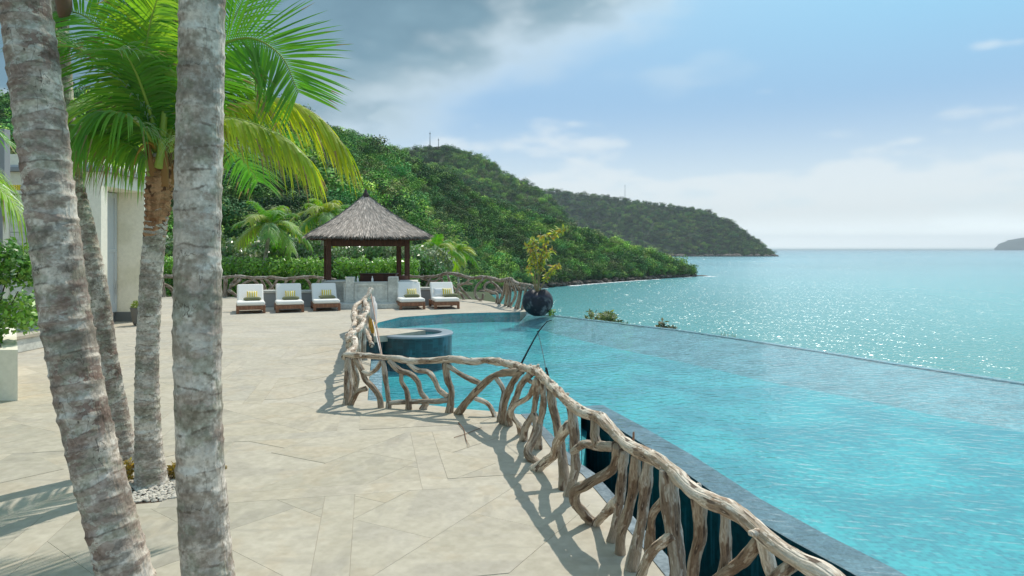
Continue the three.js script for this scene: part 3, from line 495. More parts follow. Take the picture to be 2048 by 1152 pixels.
const nearBranches = [
  [5.2, [696, 715], [694, 760], [691, 809, 'g']], [5, [710, 718], [724, 741], [730, 758], [745, 774], [759, 795], [762, 815, 'g']], [4.5, [724, 742], [739, 747], [753, 738], [762, 724]], [5, [766, 722], [770, 752], [775, 784], [778, 816, 'g']],
  [5, [733, 777], [716, 783], [700, 809, 'g']], [5.2, [778, 720], [799, 741], [820, 748], [835, 763], [842, 785], [853, 801], [844, 817, 'g']], [5, [803, 746], [803, 763], [813, 781], [817, 805], [817, 819, 'g']], [5, [816, 726], [834, 740], [857, 745], [869, 760], [878, 779], [895, 793]],
  [5, [780, 806], [806, 804], [837, 803], [864, 803], [898, 800]], [6.2, [890, 726], [895, 758], [903, 783], [898, 825, 'g']], [5, [894, 730], [922, 749], [962, 768]], [6.5, [1045, 742], [1033, 744], [994, 749], [972, 764], [942, 794], [914, 826, 'g']],
  [4.7, [950, 796], [977, 809], [992, 833, 'g']], [4.7, [992, 755], [1007, 781], [1003, 811], [998, 843, 'g']], [6, [1043, 742], [1025, 766], [1014, 792], [1007, 824], [1005, 846, 'g']], [6.2, [1063, 746], [1042, 770], [1031, 798], [1018, 829], [1018, 849, 'g']],
  [4.2, [1052, 757], [1073, 770]], [5.4, [1074, 758], [1057, 794], [1029, 811], [1022, 825], [1038, 851], [1042, 867, 'g']], [6.4, [1078, 758], [1072, 794], [1066, 827], [1051, 855], [1046, 879, 'g']], [7.4, [1068, 829], [1074, 855], [1064, 885], [1055, 906], [1080, 926, 'g']],
  [6.4, [1086, 766], [1087, 807], [1081, 842], [1077, 874], [1077, 896, 'g']], [9.5, [1102, 776], [1105, 811], [1114, 846], [1122, 897], [1127, 932], [1129, 979, 'g']], [9.2, [1138, 850], [1117, 881], [1108, 909], [1082, 930], [1066, 936, 'g']], [9.2, [1143, 812], [1148, 862], [1150, 902], [1150, 944], [1136, 991, 'g']],
  [8, [1190, 836], [1190, 874], [1197, 892]], [8.5, [1146, 903], [1171, 888], [1192, 892], [1232, 892]], [9.5, [1236, 890], [1227, 935], [1204, 953], [1171, 970], [1152, 981], [1150, 1003], [1167, 1026], [1188, 1044, 'g']], [9, [1236, 1000], [1218, 1019], [1186, 1045, 'g']], [9.2, [1249, 900], [1244, 956], [1239, 1003], [1232, 1050], [1223, 1080, 'g']],
  [10, [1272, 910], [1268, 969], [1256, 1022], [1243, 1063], [1240, 1105, 'g']], [11, [1297, 918], [1289, 987], [1284, 1037], [1273, 1088], [1261, 1136, 'g']], [8.5, [1330, 996], [1306, 1027], [1301, 1068], [1297, 1110]], [9, [1345, 1070], [1309, 1098], [1291, 1126], [1274, 1170, 'g']],
  [17, [1337, 940], [1339, 1002], [1347, 1063], [1355, 1126], [1360, 1177], [1364, 1228, 'g']], [12.5, [1395, 988], [1400, 1037], [1400, 1075], [1390, 1113], [1385, 1151], [1378, 1245, 'g']], [11, [1451, 1018], [1451, 1075], [1451, 1126], [1443, 1170], [1436, 1300, 'g']], [11, [1519, 1080], [1486, 1121], [1443, 1153], [1405, 1200], [1390, 1270, 'g']],
  [12, [1525, 1075], [1540, 1134], [1550, 1165], [1566, 1400, 'g']], [11, [1588, 1128], [1555, 1154], [1500, 1230], [1480, 1330, 'g']], [12, [1650, 1155], [1660, 1260], [1670, 1500, 'g']]];
railing('driftwood_railing', 'near driftwood railing of twisted branches curving along the pool to the lower right', NEAR, nearRail, nearBranches, { seed: 3, r: 0.047, mats: [M.drift, M.driftBrown, M.driftPale, M.drift, M.driftBrown], railMat: M.driftPale, step: 0.022, rs: 16 });
{ // the run that goes back along the pool's left side, seen almost end on
  const A = [-2.47, 10.26], B = [-4.2, 20.4], t = thing('driftwood_railing', 'bleached driftwood railing running back from the corner to a curled end by the tub', 'railing', V(A[0], 0, -A[1])), r = rng(77);
  const at = (k, y, side = 0) => V(lerp(A[0], B[0], k) - A[0] + side + 0.08 * sin(k * 19), y, -lerp(A[1], B[1], k) + A[1]);
  const pts = []; for (let i = 0; i <= 16; i++) pts.push(at(i / 16, 0.74 + 0.10 * noise3(i * 0.9, 2, 0) + (i > 13 ? (i - 13) * 0.06 : 0), 0.05 * noise3(i * 0.8, 7, 1)));
  mesh('top_rail', sweep(pts, (k, l) => 0.058 * (1 + 0.25 * noise3(l * 2.6, 1, 4)), { step: 0.035, rs: 12, amp: 0.2, freq: 7, us: 3 }), M.driftPale, t);
  for (let i = 0; i < 34; i++) {
    const k = (i + 0.6) / 34, lean = (r() - 0.5) * 0.09, h = 0.72 + 0.06 * r(), s = (r() - 0.5) * 0.12, a = [at(k, h, s * 0.4), at(k + lean * 0.4, h * 0.66, s + 0.05 * (r() - 0.5)), at(k + lean * 0.7, h * 0.33, s - 0.08 * (r() - 0.5)), at(k + lean, -0.03, s * 0.3)];
    mesh('branch', sweep(a, (q, l) => (0.03 + 0.014 * ((i * 7) % 5) / 5) * (1 + 0.2 * noise3(l * 4, i, 2)), { step: 0.05, rs: 9, amp: 0.16, freq: 9, us: 3, seed: i }), [M.driftPale, M.drift, M.driftPale][i % 3], t);
  }
  const w = (list, rad, sd) => mesh('curled_end', sweep(list.map(([px, py, D]) => P(px, py, D).sub(V(A[0], 0, -A[1]))), (q, l) => rad * (1 - 0.25 * q) * (1 + 0.2 * noise3(l * 4, sd, 1)), { step: 0.035, rs: 12, amp: 0.2, freq: 7, us: 3, seed: sd }), M.driftPale, t);
  w([[716, 648, 18.5], [720, 628, 19], [733, 612, 19.6], [727, 601, 19.8], [736, 592, 20], [742, 579, 20.2]], 0.105, 1);
  w([[711, 650, 17.5], [708, 628, 18.6], [711, 612, 19.2], [720, 605, 19.6], [727, 601, 19.8]], 0.085, 2);
  w([[738, 662, 18.5], [734, 640, 19], [729, 622, 19.4], [728, 604, 19.8]], 0.09, 3);
  w([[700, 690, 13], [703, 668, 15], [708, 650, 16.8], [713, 636, 18]], 0.075, 4);
  w([[744, 690, 14.5], [735, 668, 16], [722, 650, 17], [716, 640, 18]], 0.05, 5);
}
const FARB = [[-5.2, 33.0], [-3.7, 32.4], [-1.96, 31.2], [-1.37, 30.6], [-0.68, 29.2], [-0.16, 27.4], [0.38, 26.1], [0.9, 25.4]];
railing('driftwood_railing', 'grey driftwood railing with looping branches between the right loungers and the black planter', FARB, [[806, 552], [839, 554], [870, 553], [894, 547], [915, 549], [941, 556], [966, 554], [980, 556], [997, 561], [1010, 560], [1020, 558], [1034, 567], [1064, 572]], [
  [2.4, [920, 575], [930, 586], [942, 598, 'g']], [2, [915, 570], [928, 567], [944, 568]], [2.6, [969, 556], [953, 573], [950, 586], [956, 598], [964, 599], [967, 588]], [2.6, [981, 562], [970, 570], [970, 578], [984, 584], [994, 588], [994, 606, 'g']], [2.6, [981, 562], [991, 570], [1000, 581], [1005, 589], [997, 607, 'g']],
  [3.2, [1016, 562], [1014, 587], [1011, 611, 'g']], [3.2, [1012, 562], [1006, 590], [996, 607, 'g']], [2.6, [1022, 562], [1031, 589], [1019, 614, 'g']], [2.6, [1018, 562], [1020, 590], [1017, 614, 'g']], [2.6, [1033, 566], [1039, 582], [1031, 617, 'g']], [2.6, [1044, 570], [1039, 598], [1036, 618, 'g']], [2.6, [1053, 571], [1050, 586], [1044, 619, 'g']],
  [2.2, [842, 556], [858, 561], [870, 562], [884, 553]], [2.4, [895, 549], [903, 570], [925, 592], [928, 599, 'g']], [2.2, [862, 554], [852, 575], [846, 597, 'g']], [2.2, [940, 557], [932, 566], [918, 572], [912, 585], [908, 599, 'g']], [2.2, [880, 551], [888, 575], [882, 597, 'g']]], { seed: 11, r: 0.075, mats: [M.driftGrey, M.drift], railMat: M.driftGrey, step: 0.06, rs: 9 });
const FARL = [[-17.5, 33.0], [-14, 33.0], [-10, 33.0], [-8.4, 33.0]];
railing('driftwood_railing', 'grey driftwood railing in front of the clipped hedge behind the left loungers', FARL, [[318, 553], [346, 553], [400, 556], [450, 555], [473, 553], [513, 556], [540, 555], [570, 558], [601, 555], [627, 554], [654, 558], [672, 560]], [
  [3.4, [324, 556], [326, 575], [328, 594, 'g']], [3.4, [322, 566], [340, 575], [352, 592, 'g']], [3.4, [452, 556], [450, 580], [449, 594, 'g']], [3, [474, 555], [462, 572], [455, 592, 'g']], [3, [482, 558], [470, 568], [460, 572]], [3.2, [456, 580], [468, 588], [478, 594, 'g']], [2.6, [512, 556], [498, 562], [486, 568], [480, 594, 'g']], [2.8, [521, 556], [528, 572], [536, 594, 'g']], [2.8, [530, 556], [544, 575], [548, 594, 'g']], [2.6, [556, 557], [548, 570], [538, 580]], [2.6, [505, 558], [514, 567], [520, 594, 'g']], [2.8, [590, 556], [584, 575], [594, 594, 'g']], [2.6, [612, 556], [622, 574], [616, 594, 'g']], [2.6, [575, 558], [566, 576], [560, 594, 'g']], [2.6, [640, 557], [632, 575], [642, 594, 'g']], [3, [410, 556], [400, 576], [405, 594, 'g']], [3, [360, 554], [374, 576], [378, 594, 'g']]], { seed: 17, r: 0.075, mats: [M.driftGrey], railMat: M.driftGrey, step: 0.06, rs: 9 });

// ---------------------------------------------------------------- palms
const barks = [barkMap(3, 0.7, 0.65), barkMap(13, 0.3, 0.35)].map((t) => std({ map: t, bumpMap: barkBump, bumpScale: 0.01, roughness: 0.95 }));
const fibre = std({ color: C(0.14, 0.075, 0.03), roughness: 1 });
function trunk(pts, r0, r1, bark, seed, parent, { rings = 0.105, flare = 0.15, depth = 0.05 } = {}) {
  const L = new THREE.CatmullRomCurve3(pts, false, 'centripetal').getLength(), tile = rings * 22;
  return mesh('trunk', sweep(pts, (t, l) => lerp(r0, r1, t) * (1 + flare * exp(-l / 0.35)) * (1 + 0.03 * noise3(l * 1.7, seed, 0)), {
    step: 0.014, rs: 40, amp: 0.03, freq: 6, seed, uvFull: true, vs: 1 / tile,
    ring: (l, u) => { const q = l / rings, i0 = floor(q); let s = 0; const w = ringAt(u, i0 % 22, 3), f = q - i0 - 0.5 - w; s = f < 0 ? exp(f * 3.2) : exp(-f * 14) ; return r0 * depth * (s - 0.35) * (0.55 + 0.45 * noise3(u * 9, i0 * 2.1, seed)); } }), bark, parent);
}
function frondGeo(pts, { n = 76, len = 0.55, wid = 0.024, petiole = 0.16, droop = 0.5, tone = [0.06, 0.2, 0.02], seed = 1, lift = 0.25, sweepF = 0.55, up = V(0, 1, 0) } = {}) {
  const curve = new THREE.CatmullRomCurve3(pts, false, 'centripetal'), L = new Leaves(), r = rng(seed);
  for (let i = 0; i < n; i++) {
    const k = i / (n - 1), t = lerp(petiole, 0.995, k), p = curve.getPointAt(t), T = curve.getTangentAt(t), S0 = T.clone().cross(up); if (S0.lengthSq() < 0.02) S0.set(1, 0, 0); S0.normalize(); const N = S0.clone().cross(T).normalize();
    for (const s of [1, -1]) {
      const l = len * (0.45 + 0.75 * sin(PI * clamp(0.16 + k * 0.72))) * (0.88 + r() * 0.24), f = sweepF * (0.5 + k * 0.9) + (r() - 0.5) * 0.16, dir = S0.clone().multiplyScalar(s * cos(f)).addScaledVector(T, sin(f)).addScaledVector(N, lift + (r() - 0.5) * 0.22).normalize();
      const col = jitter(tone, r, 0.22), dry = r() < 0.22 ? [0.34, 0.25, 0.09] : col, g = droop * (0.7 + r() * 0.6); let prev = null, nPrev = null; const S = 4;
      for (let q = 0; q <= S; q++) {
        const x = q / S, c = p.clone().addScaledVector(dir, l * x * (1 - 0.12 * g * x)); c.y -= g * l * x * x * 0.75;
        const d2 = dir.clone(); d2.y -= 1.5 * g * x; d2.normalize(); const w = T.clone().sub(d2.clone().multiplyScalar(T.dot(d2))).normalize(), half = wid / 2 * (x < 0.12 ? 0.4 + 5 * x : sqrt(1 - x) * 1.08), nn = d2.clone().cross(w).normalize(); if (nn.y < 0) nn.negate();
        const a = c.clone().addScaledVector(w, half), b = c.clone().addScaledVector(w, -half);
        if (prev) { const tri = (u, v, m) => L.tri(u, v, m, nn, q === S ? dry : col); tri(prev[0], prev[1], a); if (q < S) tri(prev[1], b, a); }
        prev = [a, b]; nPrev = nn;
      }
    }
  }
  return L.build();
}
const palmLeaf = M.leaf, rachisMat = std({ color: C(0.30, 0.40, 0.06), roughness: 0.45 }), rachisOld = std({ color: C(0.42, 0.36, 0.09), roughness: 0.5 });
function frond(parent, pts, o = {}) {
  const f = mesh('frond', frondGeo(pts, o), palmLeaf, parent), w = o.rib ?? 0.024;
  mesh('rachis', sweep(pts, (t) => w * (1 - 0.86 * t) * (t < 0.08 ? 1.5 - 6 * t : 1), { step: 0.06, rs: 7 }), o.old ? rachisOld : rachisMat, f); return f;
}
const arch = (c, a, e, L, fall, base = 0.05) => { const pts = []; for (let i = 0; i <= 6; i++) { const t = i / 6, h = L * t * cos(e) * (1 - 0.12 * t * t), y = L * t * sin(e) - fall * L * t * t; pts.push(V(c.x + cos(a) * (base + h), c.y + y, c.z + sin(a) * (base + h))); } return pts; };
const GREEN = [0.09, 0.33, 0.013], MID = [0.16, 0.43, 0.016], LIME = [0.30, 0.54, 0.015], GOLD = [0.48, 0.57, 0.010];

{ // big leaning palm at the far left
  const base = P(272, 1236, 4.29), t = thing('coconut_palm', 'thick leaning palm trunk with rusty blotches at the left edge, nearest of the left pair', 'palm tree', V(base.x, 0, base.z)); const o = V(base.x, 0, base.z);
  const pts = [[272, 1240], [252, 1152], [218, 1030], [184, 900], [160, 790], [143, 700], [118, 540], [100, 394], [74, 190], [50, 0], [28, -160], [6, -360], [-16, -600], [-36, -860], [-50, -1120]].map(([x, y], i) => P(x, y, 4.29 + i * 0.01).sub(o));
  trunk(pts, 0.147, 0.132, barks[0], 3, t, { depth: 0.12 }); const c = pts.at(-1), r = rng(5);
  for (let i = 0; i < 15; i++) frond(t, arch(c, i * 2.4, 1.15 - 0.075 * i, 2.3 + r() * 0.4, 0.4 + r() * 0.15), { n: 44, len: 0.62, wid: 0.036, tone: i > 10 ? LIME : MID, seed: 300 + i });
}
{ // big upright palm left of the middle
  const base = P(418, 1222, 4.4), o = V(base.x, 0, base.z), t = thing('coconut_palm', 'thick pale upright palm trunk in the foreground, right of the leaning one', 'palm tree', o);
  const pts = [[419, 1226], [416, 1150], [406, 1020], [400, 900], [396, 760], [395, 600], [396, 400], [401, 200], [405, 0], [411, -170], [420, -340], [430, -600], [440, -860], [450, -1120]].map(([x, y], i) => P(x, y, 4.4).sub(o));
  trunk(pts, 0.142, 0.138, barks[1], 13, t, { flare: 0.2, depth: 0.085, rings: 0.125 }); const c = pts.at(-1), r = rng(6);
  for (let i = 0; i < 15; i++) frond(t, arch(c, i * 2.4 + 1, 1.15 - 0.075 * i, 2.3 + r() * 0.4, 0.4 + r() * 0.15), { n: 44, len: 0.62, wid: 0.036, tone: i > 10 ? LIME : MID, seed: 340 + i });
  for (const [x, a] of [[-0.17, 2.6], [0.18, 0.5]]) mesh('root_shoot', cyl(V(x, 0, 0.1), V(x + cos(a) * 0.08, 0.16, 0.12), 0.009, 0.004, 6), fibre, t);
}
{ // slender palm behind the leaning one
  const base = P(258, 938, 7.24), o = V(base.x, 0, base.z), t = thing('coconut_palm', 'slender curved palm trunk between the leaning trunk and villa, with hanging tan sheath', 'palm tree', o);
  const pts = [[260, 940], [254, 912], [236, 826], [216, 722], [205, 640], [190, 551], [168, 448], [150, 376], [131, 239], [124, 147], [119, 60], [116, -10], [113, -90], [111, -170]].map(([x, y]) => P(x, y, 7.24).sub(o));
  trunk(pts, 0.102, 0.085, barks[0], 23, t, { rings: 0.085, flare: 0.2, depth: 0.11 }); const c = pts.at(-1), r = rng(8);
  for (let i = 0; i < 17; i++) frond(t, arch(c, i * 2.4 + 0.4, 1.2 - 0.06 * i, 1.7 + r() * 0.3, 0.4 + r() * 0.15), { n: 60, len: 0.45, wid: 0.024, tone: i > 12 ? LIME : i % 2 ? MID : GREEN, seed: 380 + i });
  const sp = (list, r0) => sweep(list.map(([x, y, d]) => P(x, y, d).sub(o)), (k) => r0 * sin(PI * clamp(0.12 + k * 0.8)), { step: 0.02, rs: 10, amp: 0.1 });
  mesh('flower_sheath', sp([[126, -20, 7.1], [128, 10, 7.05], [127, 30, 7.05], [124, 44, 7.08]], 0.075), std({ color: C(0.2, 0.1, 0.06), roughness: 0.7 }), t);
  mesh('hanging_sheath', sp([[110, 50, 7.1], [113, 80, 7.06], [116, 110, 7.06], [117, 135, 7.08]], 0.034), std({ color: C(0.36, 0.19, 0.05), roughness: 0.6 }), t);
}
{ // the young palm with its crown in view
  const base = P(304, 966, 6.78), o = V(base.x, 0, base.z), t = thing('coconut_palm', 'young coconut palm with full bright green crown growing from the pebble bed', 'palm tree', o), D = 6.78;
  const pts = [[304, 974], [300, 930], [296, 860], [294, 760], [295, 700], [299, 620], [305, 520], [313, 440], [317, 390], [320, 345], [323, 310]].map(([x, y]) => P(x, y, D).sub(o));
  trunk(pts, 0.113, 0.098, barks[1], 33, t, { rings: 0.075, flare: 0.42, depth: 0.12 });
  mesh('fibrous_neck', sweep([[309, 478], [313, 440], [317, 395], [320, 350], [323, 318]].map(([x, y]) => P(x, y, D).sub(o)), (k) => 0.091 + 0.022 * smooth(0, 0.6, k), { step: 0.012, rs: 36, amp: 0.10, freq: 16, uvFull: true, vs: 2, ring: (l, u) => 0.016 * (((l + 0.02 * noise3(u * 9, 3, 1)) / 0.055) % 1) }), std({ map: driftMap, color: C(0.95, 0.60, 0.38), bumpMap: driftBump, bumpScale: 0.012, roughness: 0.95 }), t);
  const loc = (px, py, d) => P(px, py, d).sub(o), r = rng(9), crown = loc(324, 300, D);
  for (let i = 0; i < 12; i++) { const a = i * 2.4, l = loc(319 + r() * 8, 352 - i * 4, D); mesh('leaf_base', sweep([l.clone().add(V(cos(a) * 0.06, -0.16, sin(a) * 0.06)), l.clone().add(V(cos(a) * 0.115, 0, sin(a) * 0.115)), l.clone().add(V(cos(a) * 0.15, 0.17, sin(a) * 0.15))], (k) => 0.05 * (1 - k * 0.75), { step: 0.04, rs: 8, amp: 0.2 }), i % 3 === 1 ? rachisMat : i % 3 ? fibre : std({ color: C(0.3, 0.15, 0.05), roughness: 0.9 }), t); }
  const fr = (list, op) => frond(t, list.map((p) => loc(...p)), op);
  fr([[326, 318, D], [380, 255, 6.85], [450, 216, 6.95], [550, 198, 7.05], [630, 228, 7.1], [684, 285, 7.1]], { n: 120, len: 0.50, wid: 0.024, droop: 1.0, tone: GOLD, seed: 1, lift: 0.0, old: true, sweepF: 0.8 });
  fr([[326, 318, D], [380, 262, 6.6], [444, 236, 6.5], [525, 254, 6.45], [580, 283, 6.4], [612, 312, 6.4]], { n: 110, len: 0.44, wid: 0.024, droop: 1.0, sweepF: 0.8, tone: [0.42, 0.56, 0.016], seed: 2, lift: 0.0 });
  fr([[326, 300, D], [370, 190, 6.75], [430, 100, 6.7], [500, 76, 6.65], [562, 112, 6.6], [597, 185, 6.55]], { up: V(0.1, 0.35, 1),  n: 92, len: 0.66, wid: 0.025, droop: 0.12, tone: MID, seed: 3, lift: 0.12 });
  fr([[326, 300, D], [390, 210, 6.95], [440, 165, 7.1], [490, 170, 7.25], [520, 205, 7.35]], { up: V(0, 0.7, 0.7),  n: 61, len: 0.5, wid: 0.025, droop: 0.8, tone: LIME, seed: 4 });
  fr([[321, 335, 6.7], [326, 260, 6.62], [336, 170, 6.6], [346, 80, 6.62], [360, -40, 6.7]], { n: 78, len: 0.55, wid: 0.025, droop: 0.3, tone: LIME, seed: 5, petiole: 0.36, rib: 0.042 });
  fr([[318, 310, D], [295, 210, 6.7], [272, 110, 6.6], [255, 20, 6.5], [235, -70, 6.4]], { n: 81, len: 0.6, wid: 0.025, droop: 0.4, tone: GREEN, seed: 6 });
  fr([[316, 310, D], [270, 200, 6.7], [215, 140, 6.65], [150, 95, 6.6], [80, 95, 6.55]], { n: 84, len: 0.6, wid: 0.025, droop: 0.5, tone: GREEN, seed: 7 });
  fr([[316, 345, 6.75], [294, 316, 6.7], [262, 288, 6.66], [205, 258, 6.62], [140, 248, 6.6]], { n: 75, len: 0.45, wid: 0.025, droop: 1.4, tone: [0.2, 0.42, 0.016], seed: 8, lift: 0 });
  fr([[324, 300, D], [335, 200, 7.0], [350, 110, 7.2], [372, 40, 7.4], [410, 10, 7.7]], { n: 75, len: 0.55, wid: 0.025, droop: 0.6, tone: MID, seed: 11 });
  fr([[318, 305, D], [280, 190, 6.9], [230, 90, 7.0], [165, 30, 7.1], [90, 20, 7.2]], { n: 84, len: 0.6, wid: 0.025, up: V(0, 0.5, 0.8), droop: 0.5, tone: MID, seed: 21 });
  fr([[318, 312, D], [262, 240, 7.0], [205, 205, 7.1], [150, 210, 7.15], [105, 240, 7.2]], { n: 76, len: 0.55, wid: 0.025, up: V(0, 0.7, 0.6), droop: 0.8, tone: LIME, seed: 22 });
  fr([[320, 305, D], [300, 200, 6.6], [292, 120, 6.4], [300, 50, 6.25], [320, -20, 6.1]], { n: 76, len: 0.55, wid: 0.025, up: V(0.2, 0.3, 1), droop: 0.4, tone: LIME, seed: 23 });
  fr([[318, 312, D], [285, 255, 6.55], [245, 228, 6.4], [195, 225, 6.3], [160, 262, 6.2]], { n: 72, len: 0.46, wid: 0.025, droop: 1.2, tone: MID, seed: 24, lift: 0.05 });
  fr([[324, 305, D], [350, 210, 7.1], [400, 130, 7.3], [455, 60, 7.5], [500, -30, 7.7]], { n: 80, len: 0.6, wid: 0.025, up: V(0, 0.3, 1), droop: 0.3, tone: MID, seed: 25 });
  for (const [a, e] of [[-0.5, 1.15], [-1.8, 0.9], [-2.4, 0.6], [-1.4, 0.45], [1.6, 1.15]]) fr2(a, e);
  function fr2(a, e) { frond(t, arch(crown, a, e, 1.9 + r() * 0.4, 0.45 + r() * 0.15), { n: 67, len: 0.5, wid: 0.025, tone: [GREEN, MID, GREEN, LIME][floor(r() * 4)], droop: 0.6, seed: floor(r() * 9999) }); }
  for (let i = 0; i < 5; i++) { const a = i * 1.3 + 0.6, d = V(cos(a), 0, sin(a)); mesh('flower_stalk', sweep([crown.clone().add(V(0, -0.05, 0)), crown.clone().addScaledVector(d, 0.16).add(V(0, 0.05, 0)), crown.clone().addScaledVector(d, 0.28).add(V(0, -0.06, 0)), crown.clone().addScaledVector(d, 0.33).add(V(0, -0.2, 0))], (k) => 0.022 * (1.1 - k), { step: 0.03, rs: 7, amp: 0.4, freq: 20 }), std({ color: C(0.42, 0.24, 0.04), roughness: 0.8 }), t); }
}
{ // palm whose crown reaches in from outside the left edge
  const o = V(-9.2, 0, -9.6), t = thing('coconut_palm', 'palm fronds hanging into view at the left edge above the shrub', 'palm tree', o), r = rng(15), c = V(0.05, 4.0, 0);
  trunk([V(0, -0.1, 0), V(0.05, 1.5, 0), V(0.02, 3, 0), c], 0.1, 0.085, barks[0], 43, t, { rings: 0.085 });
  for (let i = 0; i < 16; i++) frond(t, arch(c, i * 2.4, 0.95 - 0.075 * i, 2.1 + r() * 0.4, 0.5 + r() * 0.2), { n: 46, len: 0.55, wid: 0.036, tone: i > 9 ? LIME : MID, droop: i > 9 ? 1.1 : 0.6, seed: 420 + i });
}
// garden palms beyond the railing: one built, the others copies
{
  const make = (name, label, at, lean, h, L, tones, seed) => {
    const t = thing(name, label, 'palm tree', at, 0), r = rng(seed), c = V(lean, h, 0);
    mesh('trunk', sweep([V(0, -0.3, 0), V(lean * 0.3, h * 0.4, 0), V(lean * 0.8, h * 0.8, 0), c], (k) => 0.13 * (1 - 0.3 * k), { step: 0.05, rs: 10, amp: 0.08, uvFull: true, vs: 0.4 }), barks[1], t);
    for (let i = 0; i < 17; i++) { const e = 1.25 - 0.085 * i, w = i * 2.399; const o = { n: 60, len: L * 0.25, wid: 0.045, tone: tones[i % tones.length], droop: i > 10 ? 1.2 : 0.7, seed: seed + i, rib: 0.03 }; const f = mesh('frond', frondGeo(arch(c, w, e, L * (0.85 + r() * 0.3), 0.42 + r() * 0.25), o), palmLeaf, t); mesh('rachis', sweep(arch(c, w, e, L * 1, 0.5), (k) => 0.03 * (1 - 0.85 * k), { step: 0.2, rs: 5 }), rachisMat, f); }
    return t;
  };
  const a = make('garden_palm', 'larger bushy palm behind the hedge, left of the thatched pavilion', V(-13.4, -0.3, -37), 0.45, 3.85, 2.4, [LIME, MID, GOLD, MID], 601);
  const b = make('garden_palm', 'yellow green palm directly behind the left slope of the thatched roof', V(-11.8, -0.4, -42), 0.5, 4.75, 2.4, [GOLD, LIME, MID], 651);
  copyOf(a, 'left of two small palms on the slope right of the pavilion', V(-7.3, -2.2, -64), 1.2, 1.15);
  copyOf(b, 'right of two small palms on the slope right of the pavilion', V(-5.3, -3.2, -70), 2.4, 1.1);
}

// ---------------------------------------------------------------- hedges and shrubs
const HEDGE = [[0.17, 0.40, 0.025], [0.12, 0.33, 0.022], [0.22, 0.46, 0.035]];
function hedge(label, x0, x1, d, y0, y1, depth, n, seed) {
  const t = thing('hedge', label, 'hedge', V((x0 + x1) / 2, y0, -d)), lobes = [], w = x1 - x0, r = rng(seed);
  for (let x = -w / 2 + 0.3; x < w / 2; x += 0.42) for (let k = 0; k < 3; k++) lobes.push([x + (r() - 0.5) * 0.3, (y1 - y0) * (0.22 + 0.3 * k) + (r() - 0.5) * 0.12, (r() - 0.5) * depth * 0.5, 0.42, (y1 - y0) * 0.24, depth * 0.5]);
  mesh('foliage', foliage(lobes, n, 0.16, HEDGE, seed, { shell: 0.6, slim: 0.55 }), M.gloss, t);
  const st = []; for (let x = -w / 2 + 0.4; x < w / 2; x += 0.6) st.push(cyl(V(x, -0.2, 0), V(x + (r() - 0.5) * 0.3, (y1 - y0) * 0.7, (r() - 0.5) * 0.3), 0.03, 0.015, 5)); mesh('stem', join(st), M.soil, t).userData.kind = 'stuff';
}
hedge('clipped bright green hedge behind the railing, left of the pavilion posts', -18.5, -9.6, 35.4, -0.3, 1.75, 1.2, 15000, 701);
hedge('clipped bright green hedge seen between the pavilion posts', -9.3, -5.2, 36.2, -0.3, 1.72, 1.2, 8000, 702);
